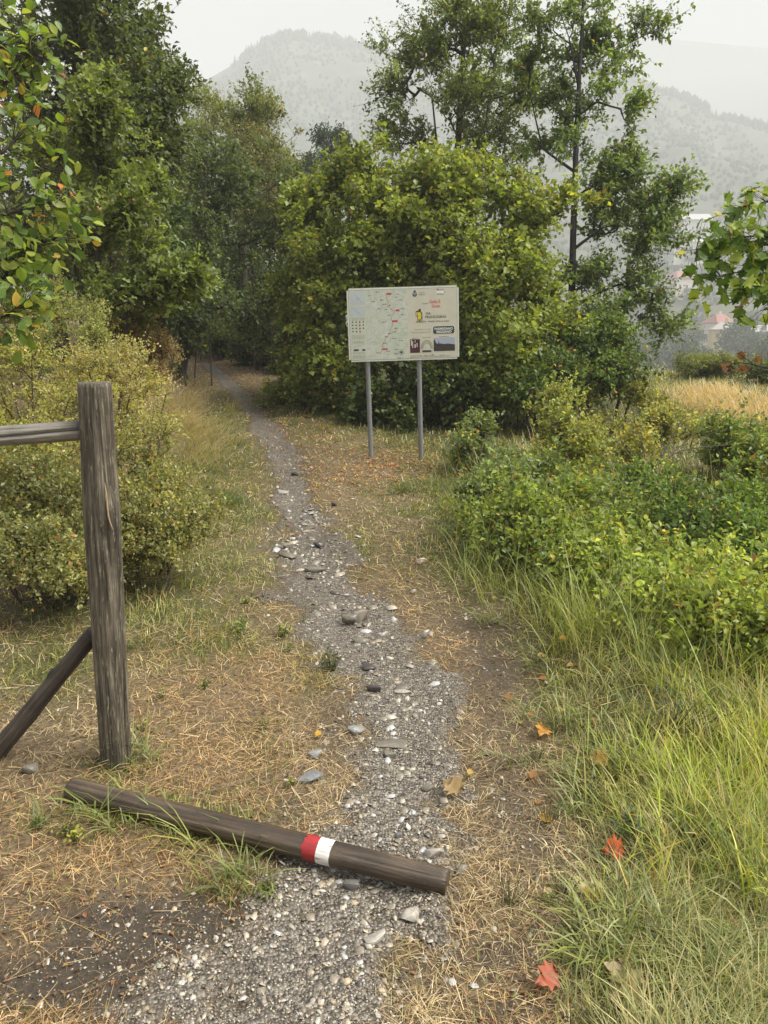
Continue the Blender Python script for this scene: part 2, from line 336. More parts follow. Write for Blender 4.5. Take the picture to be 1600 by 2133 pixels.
def cones(n, r0, r1_, hmin, hmax, crestonly=False, blob=.0):
    a = rng.uniform(-.62, .62, n); r = np.sqrt(rng.uniform(r0 * r0, r1_ * r1_, n))
    if crestonly: r = rng.normal(RA - 2, 7, n)
    x = r * np.sin(a); y = r * np.cos(a); keep = fbm(x * .02, y * .02, 33) > (-.16 if not crestonly else -.12)
    x, y = x[keep], y[keep]; z = H(x, y); n = len(x); h = rng.uniform(hmin, hmax, n) * (1 + .0007 * (r[keep] - r0)); isb = rng.random(n) < blob; rad = np.where(isb, h * .5, h * .17)
    k = 6; th = np.linspace(0, 2 * math.pi, k, endpoint=False)[None, :] + rng.uniform(0, 6, n)[:, None]
    lo = np.stack([x[:, None] + np.cos(th) * (rad * .55)[:, None], y[:, None] + np.sin(th) * (rad * .55)[:, None], np.repeat((z - 1)[:, None], k, 1)], -1)
    mid = np.stack([x[:, None] + np.cos(th) * (rad[:, None] * rng.uniform(.75, 1.2, (n, k))), y[:, None] + np.sin(th) * (rad[:, None] * rng.uniform(.75, 1.2, (n, k))), (z + h * np.where(isb, .5, .22))[:, None] + rng.uniform(-.06, .06, (n, k)) * h[:, None]], -1)
    top = np.stack([x + rng.normal(0, .05, n) * h, y, z + h], -1)[:, None, :]
    V = np.concatenate([lo, mid, top], 1).reshape(-1, 3); b = np.arange(n)[:, None, None] * (2 * k + 1)
    f = []
    for i in range(k):
        j = (i + 1) % k; f += [(i, j, k + j), (i, k + j, k + i), (k + i, k + j, 2 * k)]
    Fc = (np.array(f)[None] + b).reshape(-1, 3)
    g = rng.uniform(.75, 1.25, n)[:, None]; base = np.where(isb[:, None], np.array([.05, .065, .028]), np.array([.022, .034, .018])) * g
    return V, Fc, np.repeat(base, 2 * k + 1, 0)
A_ = Acc(); A_.add(*cones(11500, 240, 800, 1.8, 3.2, False, .9)); A_.add(*cones(2400, 0, 1, 2.6, 5.6, True, .2))
tag(A_.build('forest', M_FAR), 'misty mixed forest covering the mountainside across the valley', 'forest', kind='stuff')

hz = bpy.data.meshes.new('haze'); s = (1750, 1750, 0)
x0, x1_, y0, y1_, z0, z1_ = -1700, 1700, -900, 1750, -80, 395
hz.from_pydata([(x, y, z) for z in (z0, z1_) for y in (y0, y1_) for x in (x0, x1_)], [], [(0, 2, 3, 1), (4, 5, 7, 6), (0, 1, 5, 4), (2, 6, 7, 3), (0, 4, 6, 2), (1, 3, 7, 5)])
m, nt = newmat('haze_air'); pv = N(nt, 'ShaderNodeVolumePrincipled'); out = N(nt, 'ShaderNodeOutputMaterial')
pv.inputs['Color'].default_value = (.72, .745, .78, 1); pv.inputs['Density'].default_value = HAZE; pv.inputs['Anisotropy'].default_value = 0.0
nt.links.new(pv.outputs[0], out.inputs['Volume'])
tag(link('haze', hz, m), kind='stuff')

# ------------------------------------------------------------------ plant builders
T_FOLD = (np.array([(0, 0, 0), (-.5, .5, .13), (0, 1, -.12), (.5, .5, .13)], float), np.array([(0, 2, 1), (0, 3, 2)]))
T_ROUND = (np.array([(0, 0, 0), (-.45, .28, .08), (-.42, .68, .08), (0, 1, -.08), (.42, .68, .08), (.45, .28, .08)], float), np.array([(0, 2, 1), (0, 3, 2), (0, 4, 3), (0, 5, 4)]))
T_LOBE = (np.array([(0, 0, 0), (0, 1, -.08), (-.13, .5, .02), (.13, .5, .02), (-.5, .78, .08), (.5, .78, .08), (-.42, .30, .08), (.42, .30, .08)], float),
          np.array([(0, 3, 1), (0, 1, 2), (3, 5, 1), (1, 4, 2), (0, 7, 3), (0, 2, 6)]))
def put_leaves(P, D, Nn, Ln, Wd, C, T):
    D = norm(D); B = norm(np.cross(D, Nn)); N2 = np.cross(B, D); tv, tf = T
    V = P[:, None] + tv[None, :, 0:1] * (Wd[:, None] * B)[:, None] + tv[None, :, 1:2] * (Ln[:, None] * D)[:, None] + tv[None, :, 2:3] * (Ln[:, None] * N2)[:, None]
    n, k = len(P), len(tv); Fc = (tf[None] + (np.arange(n) * k)[:, None, None]).reshape(-1, 3)
    return V.reshape(-1, 3), Fc, np.repeat(C, k, 0)
def tubes(P0, P1, R0, R1, C, k=4):
    d = norm(P1 - P0); a = norm(np.cross(d, np.where(np.abs(d[:, 2:3]) > .9, np.array([[1., 0, 0]]), np.array([[0, 0, 1.]])))); b = np.cross(d, a)
    th = np.arange(k) * 2 * math.pi / k; ring = np.cos(th)[None, :, None] * a[:, None] + np.sin(th)[None, :, None] * b[:, None]
    V = np.concatenate([P0[:, None] + ring * R0[:, None, None], P1[:, None] + ring * R1[:, None, None]], 1)
    n = len(P0); f = []
    for i in range(k):
        j = (i + 1) % k; f += [(i, j, k + j), (i, k + j, k + i)]
    return V.reshape(-1, 3), (np.array(f)[None] + (np.arange(n) * 2 * k)[:, None, None]).reshape(-1, 3), np.repeat(C, 2 * k, 0)
def polyline(pts, n):
    pts = np.asarray(pts, float); t = np.linspace(0, len(pts) - 1, n); i = np.clip(t.astype(int), 0, len(pts) - 2); f = (t - i)[:, None]
    q = pts[i] * (1 - f) + pts[i + 1] * f
    for _ in range(2): q[1:-1] = (q[:-2] + 2 * q[1:-1] + q[2:]) / 4
    return q
def skeleton(stems, r0s, targets, up=.5, rise=.25, tip=.0035, steps=4):
    """branch system: targets sorted outward, each joined to the best existing node; returns segment arrays"""
    P = []; par = []; fix = []
    for st, (ra, rb) in zip(stems, r0s):
        q = polyline(st, max(8, int(len(st) * 7)))
        for i, a in enumerate(q):
            P.append(a); par.append(len(P) - 2 if i else -1); fix.append(ra + (rb - ra) * i / (len(q) - 1))
    P = np.array(P); n0 = len(P); par = list(par)
    buf = np.zeros((n0 + len(targets) * steps, 3)); buf[:n0] = P; n = n0
    dd = np.array([np.min(np.linalg.norm(P - t, axis=1)) for t in targets]); order = np.argsort(dd)
    end = np.zeros(len(targets), int)
    for ti in order:
        t = targets[ti]; v = t - buf[:n]; hd = np.hypot(v[:, 0], v[:, 1]); dist = np.linalg.norm(v, axis=1)
        cost = dist + 1.2 * np.maximum(0, hd * rise - v[:, 2]) 
        j = int(np.argmin(cost)); a = buf[j].copy(); L_ = dist[j]; prev = j
        ctrl = (a + t) / 2 + np.array([0, 0, -.06 * L_]) + rng.normal(0, .06, 3) * L_
        for s_ in range(1, steps + 1):
            f = s_ / steps; q = (1 - f) ** 2 * a + 2 * f * (1 - f) * ctrl + f * f * t
            buf[n] = q; par.append(prev); prev = n; n += 1
        end[ti] = prev
    cnt = np.zeros(n); cnt[end] += 1
    for i in range(n - 1, n0 - 1, -1):
        if par[i] >= n0: cnt[par[i]] += cnt[i]
    R = tip * np.sqrt(np.maximum(cnt, 1)) ; R[:n0] = fix
    R[n0:] = np.minimum(R[n0:], max(fix) * .6)
    par = np.array(par); k = np.nonzero(par >= 0)[0]
    R0 = R[par[k]].copy(); br_ = (k >= n0) & (par[k] < n0); R0[br_] = R[k][br_] * 1.2
    return buf[par[k]], buf[k], R0, R[k], buf[par[end]], k < n0
def lobes_pts(lobes, n, div=12, spread=.30):
    """lobes: (px,py,depth,rx_px,ry_px,depth_radius_m[,weight]); returns points biased to the outside of the lobes"""
    wt = np.array([(l[6] if len(l) > 6 else 1) * l[3] * l[4] for l in lobes], float); wt /= wt.sum(); out_ = []
    for l, c_ in zip(lobes, rng.multinomial(n, wt)):
        cpt = W(l[0], l[1], l[2]); k = l[2] / F_PX
        ns = max(3, c_ // div); sub = rvec(ns) * (rng.uniform(.1, 1, ns) ** .5)[:, None]
        u = sub[rng.integers(ns, size=c_)] * .86 + rvec(c_) * (rng.uniform(0, 1, c_) ** .6 * spread)[:, None]
        sh = rng.random(c_) < .12; u[sh] *= rng.uniform(1.05, 1.42, (sh.sum(), 1)); u[sh, 2] = np.abs(u[sh, 2]) + .08
        out_.append(cpt + u * np.array([l[3] * k, l[5], l[4] * k]))
    return np.concatenate(out_)
BARK = np.array([.045, .036, .028])
def sprays(T0, T1, per, tw, leaf, Wr, col, colvar, alt, altp, droop, template, m, fl=.5, updir=.25, dirw=.55):
    """m twigs per clump starting at T1 (going on from T0), per leaves on each twig"""
    n = len(T1); g = norm(T1 - T0 + 1e-6); tips = []; A0 = np.repeat(T1, m, 0); gd = np.repeat(g, m, 0)
    d = norm(gd * dirw + rvec(n * m) * (1.12 - dirw * .5) * .85 + np.array([0, 0, updir])); ln = tw * rng.uniform(.5, 1.25, n * m); A1 = A0 + d * ln[:, None]
    A1[:, 2] -= droop * ln * .4
    t = rng.uniform(.12, 1.05, (n * m, per)); P = A0[:, None] + (A1 - A0)[:, None] * t[..., None]
    P = P.reshape(-1, 3) + rng.normal(0, leaf * .35, (n * m * per, 3))
    dr = np.repeat(norm(A1 - A0), per, 0) * .55 + rvec(len(P)) * .9; dr[:, 2] -= droop * .6
    nn = rvec(len(P)) * .75 + np.array([0, 0, fl * 1.6])
    cl = np.repeat(np.repeat(rng.normal(1, .22, n), m), per); ind = rng.normal(1, .16, len(P))
    mixy = np.clip(np.repeat(np.repeat(rng.random(n) ** 2, m), per) * .5 + rng.random(len(P)) * .5, 0, 1)[:, None]
    C = (np.array(col) * (1 - mixy) + np.array(colvar) * mixy) * np.clip(cl * ind, .45, 1.7)[:, None]
    if altp > 0:
        sel = rng.random(len(P)) < altp * np.repeat(np.repeat(rng.gamma(1, 1, n), m), per); ai = rng.integers(0, len(alt), len(P))
        C[sel] = np.array(alt)[ai][sel] * rng.uniform(.7, 1.2, (sel.sum(), 1))
    Ls = leaf * rng.uniform(.65, 1.3, len(P)) * np.repeat(np.repeat(rng.uniform(.7, 1.35, n), m), per)
    return (A0, A1), (P, dr, nn, Ls, Ls * Wr, C)
def plant(name, label, cat, base, stems, radii, lobes, n, col, colvar, leaf=.06, Wr=.55, per=7, m=4, tw=.3, alt=((.5, .36, .05),), altp=0.0, droop=.3, template=T_FOLD,
          group=None, bark=BARK, rise=.3, tip=.0035, fl=.5, updir=.25, trunkname='trunk', dirw=.55, div=12, spread=.42):
    root = empty(name, base, label, cat, group); off = np.asarray(base)
    T = lobes_pts(lobes, n, div, spread); gz_ = H(T[:, 0], T[:, 1]); lo_ = T[:, 2] < gz_ + .04; T[lo_, 2] = gz_[lo_] + rng.uniform(.03, .30, lo_.sum())
    a, b, r0, r1_, prev, isst = skeleton(stems, radii, T, rise=rise, tip=tip)
    (t0, t1), Lf = sprays(prev, T, per, tw, leaf, Wr, col, colvar, np.array(alt), altp, droop, template, m, fl, updir, dirw)
    bk = Acc(); big = r0 > .012; cb = bark * rng.uniform(.8, 1.25, (len(a), 1))
    if big.any(): bk.add(*tubes(a[big], b[big], r0[big], r1_[big], cb[big], 7))
    bk.add(*tubes(a[~big], b[~big], r0[~big], r1_[~big], cb[~big], 3))
    tr = bk.build(trunkname, M_BARK, root, off)
    tw_ = Acc(); tw_.add(*tubes(t0, t1, np.full(len(t0), tip * .8), np.full(len(t0), tip * .3), np.tile(bark * 1.1, (len(t0), 1)), 3))
    Lf = Lf[:5] + (np.minimum(Lf[5] * 1.32, .62),); cr = Acc(); cr.add(*put_leaves(*Lf, template)); V, Fc, C = tubes(t0, t1, np.full(len(t0), tip * .75), np.full(len(t0), tip * .3), np.tile(bark * 1.1, (len(t0), 1)), 3)
    cr.add(V, Fc, C)
    cr.build('crown' if trunkname == 'trunk' else 'foliage', M_LEAF, root, off)
    return root
def gb(px, py):  # base point on the ground under a picture position
    return G(px, py)
def ontop(x, y, dz=0.0): return np.array([x, y, Hs(x, y) + dz])

OAK, OAK2 = (.055, .076, .027), (.11, .135, .05)
MID, MID2 = (.045, .075, .018), (.085, .125, .030)
HAZ, HAZ2 = (.10, .14, .028), (.26, .29, .06)
YEL = (.42, .32, .05)
def stem_to(px_top, py_top, dep, px_b, bend=.15):
    top = W(px_top, py_top, dep); b = W(px_b, 900, dep); b[2] = Hs(b[0], b[1]) - .1
    mid = (top + b) / 2 + np.array([rng.normal(0, bend), rng.normal(0, bend), 0]); return [b, mid, top]

# --- left side, far to near
D = 21
plant('fir_tree', 'small dark blue-green conifer top standing alone beyond the thicket', 'tree', stem_to(688, 270, 40, 690)[0], [stem_to(688, 285, 40, 690, .02)], [(.12, .02)],
      [(690, 300, 40, 26, 26, .5), (690, 360, 40, 42, 50, .8), (640, 360, 40, 30, 30, .6)], 150, (.025, .042, .026), (.05, .075, .045), leaf=.22, Wr=.3, per=10, m=4, tw=.5, droop=.1)
plant('tree', 'pale olive tree with ragged feathery top at the gap on the skyline', 'tree', stem_to(520, 200, D, 520)[0], [stem_to(520, 190, D, 520), stem_to(560, 260, D, 530)], [(.11, .02), (.07, .02)],
      [(480, 260, D, 75, 50, 1), (540, 235, D, 50, 38, .8), (560, 260, D, 45, 60, 1), (490, 300, D, 85, 90, 1.3), (570, 330, D, 50, 60, 1), (420, 260, D, 60, 60, 1.2), (540, 420, D, 90, 110, 1.5)], 520,
      (.095, .12, .04), (.22, .235, .08), leaf=.07, per=11, m=4, tw=.45, dirw=.8, droop=.1, updir=.6, alt=(YEL, (.2, .12, .05)), altp=.02)
plant('shrub', 'yellowish thin-leaved shrub rising left of the distant conifer', 'shrub', stem_to(600, 330, 18, 600)[0], [stem_to(560, 330, 18, 570), stem_to(630, 360, 18, 620), stem_to(520, 300, 18, 540)], [(.05, .01)] * 3,
      [(560, 400, 18, 80, 110, 1), (640, 400, 18, 60, 60, 1), (500, 330, 18, 45, 90, .8), (710, 370, 18, 60, 40, 1), (620, 500, 18, 90, 100, 1.2)], 420, (.075, .085, .025), (.17, .15, .055), leaf=.06, per=8, m=5, tw=.35, updir=.6,
      alt=(YEL, (.25, .12, .05)), altp=.03)
plant('broadleaf_tree', 'large dark leafy tree filling the upper left corner above the scrub', 'tree', stem_to(240, -60, 11.5, 235)[0],
      [stem_to(240, -80, 11.5, 235, .2), stem_to(60, -60, 11.8, 150, .2), stem_to(330, 160, 11.2, 270, .2)], [(.16, .05), (.12, .04), (.08, .02)],
      [(120, 40, 11.8, 170, 120, 1.5), (230, 20, 11.5, 80, 100, 1.2), (215, 130, 11.5, 110, 110, 1.4), (60, 230, 11.8, 110, 150, 1.4), (300, 200, 11.2, 72, 60, .9), (345, 185, 11, 34, 22, .4, 2.6), (330, 240, 11, 50, 50, .6, 1.2), (300, 135, 11.2, 38, 30, .5, 1.4), (285, 60, 11.2, 14, 28, .4, 2), (250, 330, 11.2, 130, 130, 1.3),
       (340, 320, 11.2, 60, 90, 1), (60, 420, 11.8, 90, 130, 1.2), (240, 500, 11, 120, 110, 1.2)], 1050, OAK, OAK2, leaf=.08, per=10, m=4, tw=.46, dirw=1.0, alt=(YEL, (.35, .14, .04)), altp=.01, tip=.004, template=T_FOLD)
plant('oak_tree', 'young bright green oak in front of the dark upper left tree', 'tree', stem_to(200, 200, 8.6, 205)[0],
      [stem_to(198, 190, 8.6, 205, .05), stem_to(300, 430, 8.4, 240, .05), stem_to(120, 330, 8.8, 190, .05)], [(.06, .012), (.035, .01), (.035, .01)],
      [(200, 165, 8.6, 34, 30, .3), (205, 270, 8.6, 45, 60, .4), (100, 330, 8.8, 60, 70, .5), (210, 350, 8.6, 80, 70, .6), (310, 360, 8.5, 50, 50, .4), (270, 470, 8.4, 90, 80, .6), (330, 590, 8.3, 80, 60, .5), (170, 480, 8.6, 80, 80, .6), (260, 620, 8.4, 80, 60, .6), (380, 590, 8.5, 40, 40, .3)], 560,
      (.090, .120, .030), (.175, .215, .055), leaf=.075, per=7, m=4, tw=.22, template=T_LOBE, alt=(YEL, (.35, .12, .04)), altp=.008, Wr=.6)
plant('tree', 'deep green tree overhanging the far end of the path', 'tree', stem_to(440, 430, 16, 395)[0],
      [stem_to(430, 330, 16, 380, .2), stem_to(370, 480, 16.5, 350, .2)], [(.11, .03), (.08, .02)],
      [(420, 380, 16, 90, 90, 1.2), (400, 320, 16, 70, 60, 1), (470, 370, 16, 80, 70, 1), (360, 270, 16, 40, 40, .8), (590, 420, 17, 70, 80, 1), (380, 500, 15, 80, 110, 1), (490, 500, 16.5, 110, 110, 1.3), (430, 620, 15.5, 110, 90, 1.2), (380, 660, 15, 50, 70, .8), (580, 560, 17, 60, 110, 1), (520, 640, 17, 80, 70, 1)], 720, (.060, .085, .034), (.115, .15, .055), leaf=.08, per=8, m=5, tw=.36, droop=.5, alt=(YEL,), altp=.006)
plant('shrub', 'shadowy shrub closing off the trail where it bends away', 'shrub', stem_to(500, 690, 21, 500)[0], [stem_to(470, 640, 21, 480), stem_to(540, 640, 21, 530), stem_to(600, 660, 20, 600)], [(.04, .01)] * 3,
      [(470, 690, 21, 60, 50, .8), (550, 660, 21, 70, 80, 1), (620, 680, 19, 50, 70, .9), (480, 600, 22, 90, 90, 1)], 420, (.045, .07, .024), (.10, .13, .04), leaf=.085, per=8, m=5, tw=.34)
plant('broadleaf_tree', 'broad green tree at the back filling the gap above the trail bend', 'tree', stem_to(480, 430, 25, 470)[0], [stem_to(470, 380, 25, 465, .2), stem_to(560, 480, 25, 540, .2)], [(.15, .04), (.1, .03)],
      [(420, 400, 25, 100, 90, 1.5), (520, 420, 25, 90, 80, 1.5), (590, 480, 24, 80, 90, 1.4), (480, 540, 24, 130, 90, 1.6), (360, 560, 24, 110, 120, 1.6), (560, 620, 23, 110, 90, 1.4), (430, 660, 23, 110, 70, 1.3)], 620, (.055, .09, .035), (.12, .17, .055), leaf=.12, per=9, m=5, tw=.5, droop=.4, tip=.005)
plant('broadleaf_tree', 'dark green tree behind the young oak on the left', 'tree', stem_to(120, 300, 14, 120)[0], [stem_to(110, 260, 14, 115, .2), stem_to(220, 400, 14, 200, .2)], [(.1, .03), (.08, .02)],
      [(100, 560, 14, 130, 90, 1.2), (260, 600, 14, 110, 80, 1.2), (60, 440, 14, 110, 110, 1.2), (220, 440, 14, 110, 120, 1.2), (150, 320, 14, 120, 110, 1.2), (330, 480, 14, 80, 110, 1)], 560, (.045, .078, .026), (.10, .145, .042), leaf=.085, per=9, m=5, tw=.36, tip=.004)
# --- left scrub of fine twigs
LS = [((0.169, 0.176, 0.037), (0.325, 0.286, 0.094), 60, 905, 5.2, [(60, 850, 5.4, 130, 90, .5), (70, 960, 5.1, 140, 100, .5), (20, 740, 5.6, 90, 70, .4)], 'dense yellowish scrub bush right behind the fence rail'),
      ((.13, .14, .04), (.30, .27, .10), 300, 1150, 4.8, [(330, 1090, 4.9, 90, 40, .3), (230, 1130, 4.7, 90, 36, .3)], 'lowest yellow-green scrub spilling onto the turf right of the post'),
      ((.13, .14, .04), (.28, .26, .09), 60, 1160, 4.5, [(60, 1140, 4.5, 100, 30, .3), (150, 1150, 4.5, 60, 28, .3)], 'lowest scrub spilling onto the turf left of the post'),
      ((0.125, 0.150, 0.037), (0.300, 0.247, 0.088), 250, 1060, 5.0, [(290, 960, 5.2, 110, 80, .45), (300, 1050, 5.0, 110, 70, .4), (200, 1000, 5.2, 80, 100, .4)], 'low twiggy yellow-brown bush just right of the fence post'),
      ((.10, .11, .035), (.20, .19, .07), 90, 1100, 4.6, [(80, 1040, 4.7, 120, 70, .4), (60, 1110, 4.5, 110, 45, .35)], 'green scrub bush low to the ground under the fence rail'),
      ((0.188, 0.182, 0.050), (0.400, 0.325, 0.125), 230, 800, 7.0, [(230, 760, 7.2, 90, 60, .6), (300, 790, 7.0, 70, 70, .5), (180, 840, 6.8, 90, 60, .5), (300, 880, 6.7, 60, 50, .4)], 'straw-coloured thorn scrub on the bank above the fence post'),
      ((0.125, 0.156, 0.037), (0.300, 0.286, 0.088), 120, 700, 7.6, [(110, 680, 7.8, 110, 60, .6), (60, 620, 8, 80, 50, .5), (220, 690, 7.5, 60, 50, .5)], 'speckled pale bush beneath the orange-leaved branches'),
      ((0.175, 0.143, 0.062), (0.375, 0.247, 0.125), 270, 690, 9.0, [(270, 690, 9, 60, 45, .5), (330, 720, 8.8, 45, 40, .4)], 'reddish-brown dried bush at the foot of the oaks')]
for col, cv, bx, by, dp, lb, lab in LS:
    col = tuple(np.array(col) * (1.1, 1.18, 1.3)); cv = tuple(np.array(cv) * (1.2, 1.28, 1.6))
    b = W(bx, by, dp); b[2] = Hs(b[0], b[1]) - .03
    st = []
    for k in range(5):
        l = lb[k % len(lb)]; e = W(l[0] + rng.normal(0, l[3] * .4), l[1] - l[4] * .2, l[2]); s0 = b * .35 + e * .65 + np.array([rng.normal(0, 0.1), rng.normal(0, 0.1), 0]); s0[2] = Hs(s0[0], s0[1]) - .02
        st.append([s0, (s0 + e) / 2 + rng.normal(0, .05, 3), e])
    lb = lb + [(l[0], l[1] + l[4] * 1.2, l[2] - .1, l[3], l[4] * .9, l[5] * 1.2) for l in lb]
    plant('scrub_bush', lab, 'bush', b, st, [(.011, .004)] * 5, lb, 370, col, cv, leaf=.023, Wr=.6, per=9, m=5, tw=.16, alt=((.55, .48, .28), YEL, (.3, .14, .06)), altp=.08, tip=.0016, bark=np.array([.07, .05, .035]), trunkname='stem', updir=.5, droop=0, fl=.2)

# --- right side thicket behind the board
HZ = [(640, 13.2, [(640, 420, 13.2, 60, 70, .8), (650, 520, 13, 80, 90, .9), (680, 640, 12.6, 70, 80, .8), (690, 730, 12.4, 60, 60, .6), (620, 620, 13.5, 60, 70, .8)], 'light green hazel bush nearest the path, left of the information board'),
      (800, 12.6, [(760, 380, 12.6, 80, 60, .8), (800, 470, 12.4, 100, 100, .9), (760, 590, 12.4, 100, 80, .9), (860, 620, 12.4, 90, 90, .9), (860, 430, 12.4, 80, 90, .8), (870, 540, 12.4, 80, 90, .8), (730, 340, 12.6, 40, 30, .5)], 'hazel clump with yellowing leaves directly behind the information board'),
      (960, 12.2, [(930, 380, 12.4, 90, 70, .8), (980, 340, 12.4, 50, 60, .6), (960, 490, 12.2, 110, 100, .9), (900, 340, 12.4, 40, 30, .4), (1000, 620, 12, 100, 110, .9)], 'tall yellow-flecked hazel clump right of the board top'),
      (1100, 12.0, [(1090, 460, 12, 80, 90, .9), (1080, 590, 12, 90, 90, .9), (1120, 700, 11.8, 90, 80, .8), (1040, 760, 11.6, 90, 70, .7)], 'dense green hazel clump left of the lone oak trunk')]
for i, (bx, dp, lb, lab) in enumerate(HZ):
    b = W(bx, 860, dp); b[2] = Hs(b[0], b[1]) - .05; st = []
    for k in range(8):
        l = lb[k % len(lb)]; e = W(l[0] + rng.normal(0, l[3] * .35), l[1] - l[4] * .4, l[2]); s0 = b * .35 + e * .65 + np.array([rng.normal(0, 0.15), rng.normal(0, 0.15), 0]); s0[2] = Hs(s0[0], s0[1]) - .05
        st.append([s0, (s0 + e) / 2 + rng.normal(0, .1, 3), e])
    lb = lb + [(l[0], 800, l[2], l[3], 60, l[5]) for l in lb[-2:]]
    plant('hazel_bush', lab, 'bush', b, st, [(.024, .007)] * 8, lb, 560 if dp != 12.6 else 720, HAZ, HAZ2, leaf=.072, Wr=.85, per=8, m=6, tw=.34, template=T_FOLD, alt=(YEL, (.35, .35, .05), (.25, .16, .06)), altp=.035, trunkname='stem', droop=.35)
UND = [(545, 18, [(540, 705, 18.6, 60, 45, .6), (600, 725, 17.5, 60, 40, .5)], 'low leafy bush on the outside of the trail bend'),
       (450, 23, [(440, 715, 22.5, 60, 32, .6), (520, 715, 23, 60, 32, .6), (380, 690, 21, 40, 40, .6)], 'murky bush straight behind the last visible bit of trail'),
       (400, 15, [(350, 690, 15, 60, 60, .6), (390, 640, 15.5, 60, 60, .6)], 'shaded bush at the left lip of the trail bend'),
       (480, 20, [(440, 700, 20, 60, 45, .7), (520, 700, 20, 70, 45, .7), (600, 700, 18, 60, 50, .7)], 'dim bush across the far end of the trail'),
       (860, 11.6, [(800, 800, 11.8, 70, 70, .5), (880, 830, 11.6, 80, 80, .5), (960, 800, 11.4, 70, 80, .6)], 'shaded undergrowth bush between and behind the board posts'),
       (700, 14, [(650, 720, 14, 60, 60, .6), (720, 780, 13.2, 60, 40, .5)], 'dark low bush at the path edge left of the board')]
for bx, dp, lb, lab in UND:
    b = W(bx, 880, dp); b[2] = Hs(b[0], b[1]) - .05; st = []
    for k in range(6):
        l = lb[k % len(lb)]; e = W(l[0] + rng.normal(0, 30), l[1] - 20, l[2]); s0 = b * .35 + e * .65 + np.array([rng.normal(0, 0.15), rng.normal(0, 0.15), 0]); s0[2] = Hs(s0[0], s0[1]) - .05
        st.append([s0, (s0 + e) / 2, e])
    lb = lb + [(l[0], l[1] + l[4] * .9, l[2] - .1, l[3], l[4], l[5]) for l in lb]
    plant('undergrowth_bush', lab, 'bush', b, st, [(.018, .006)] * 6, lb, 320, (.045, .07, .02), (.10, .13, .035), leaf=.07, Wr=.8, per=8, m=5, tw=.24, template=T_FOLD, alt=(YEL, (.3, .1, .04)), altp=.02, trunkname='stem')
D = 15
plant('oak_tree', 'tall bushy oak behind the thicket with its top cut off, left of the lone trunk', 'tree', stem_to(965, 0, D, 940)[0],
      [stem_to(975, -60, D, 945, .1), stem_to(900, 200, D, 930, .1), stem_to(1040, 60, D, 960, .1)], [(.12, .03), (.05, .015), (.06, .015)],
      [(950, 20, D, 62, 60, .8), (1000, 90, D, 80, 80, .9), (920, 120, D, 70, 70, .8), (1040, 60, D, 70, 60, .7), (850, 100, D, 40, 50, .5), (800, 95, D, 24, 18, .3), (850, 190, D, 60, 45, .6), (800, 195, D, 22, 12, .3, 1.5), (970, 220, D, 110, 90, 1), (850, 280, D, 75, 55, .7), (1060, 200, D, 60, 80, .8), (1000, 330, D, 100, 70, 1)], 560,
      (.075, .108, .034), (.17, .20, .06), leaf=.075, per=10, m=4, tw=.50, dirw=1.2, template=T_FOLD, alt=((.28, .16, .09), YEL), altp=.012, updir=.35, tip=.004)
D = 13.2
tb = W(1188, 860, D); tb[2] = Hs(tb[0], tb[1]) - .1
trunk = [tb, W(1190, 650, D), W(1194, 480, D), W(1200, 300, D), W(1207, 150, D), W(1214, 40, D), W(1216, -90, D)]
plant('oak_tree', 'slender lone oak with a straight bare dark trunk right of the board', 'tree', tb,
      [trunk, [W(1194, 520, D), W(1260, 470, D), W(1400, 470, D - .2)], [W(1200, 360, D), W(1130, 310, D + .2), W(1100, 180, D + .3)], [W(1207, 150, D), W(1270, 110, D), W(1370, 60, D)], [W(1190, 640, D), W(1290, 590, D - .3), W(1390, 620, D - .5)], [W(1206, 190, D), W(1186, 80, D), W(1150, -20, D)]],
      [(.075, .018), (.03, .008), (.028, .008), (.022, .006), (.03, .008), (.018, .006)],
      [(1215, 20, D, 60, 40, .7, .7), (1150, 60, D, 55, 60, .6, .8), (1340, 60, D, 42, 36, .4, 1.3), (1380, 50, D, 16, 26, .3, 1.5), (1300, 110, D, 50, 32, .5), (1250, 150, D, 50, 30, .5), (1160, 180, D + .2, 60, 55, .6, .8), (1110, 140, D + .3, 40, 60, .5, .7), (1300, 245, D, 34, 40, .4), (1240, 215, D, 35, 28, .4),
       (1160, 310, D, 60, 40, .5, .6), (1240, 330, D, 60, 22, .5, .5), (1310, 380, D, 70, 40, .6), (1400, 410, D - .2, 36, 32, .4, 1.4), (1290, 450, D, 100, 42, .8), (1350, 510, D - .2, 60, 40, .6), (1250, 560, D - .2, 80, 50, .8), (1340, 600, D - .4, 80, 45, .7), (1380, 670, D - .5, 42, 32, .4), (1270, 680, D - .4, 90, 50, .7), (1290, 370, D, 60, 40, .5), (1380, 470, D - .2, 60, 45, .5), (1225, 100, D, 40, 60, .5), (1170, 250, D, 50, 60, .5), (1240, 400, D, 40, 40, .4)], 620,
      (.075, .115, .038), (.16, .21, .065), leaf=.08, per=10, m=4, tw=.42, dirw=1.1, updir=.3, template=T_FOLD, alt=((.25, .13, .07), YEL), altp=.008, bark=np.array([.032, .028, .026]), tip=.004)
plant('shrub', 'round dark green shrub below the lone oak crown', 'shrub', stem_to(1280, 700, 11.5, 1260)[0], [stem_to(1200, 700, 11.3, 1240), stem_to(1330, 720, 11.5, 1290), stem_to(1260, 680, 11.6, 1270)], [(.03, .01)] * 3,
      [(1200, 770, 11.2, 90, 60, .7), (1290, 785, 11.3, 80, 45, .7), (1260, 720, 11.5, 90, 50, .7), (1120, 820, 10.8, 80, 50, .5)], 560, (.06, .095, .028), (.13, .18, .045), leaf=.06, Wr=.6, per=8, m=5, tw=.24, alt=((.35, .10, .04), YEL), altp=.012, trunkname='stem')
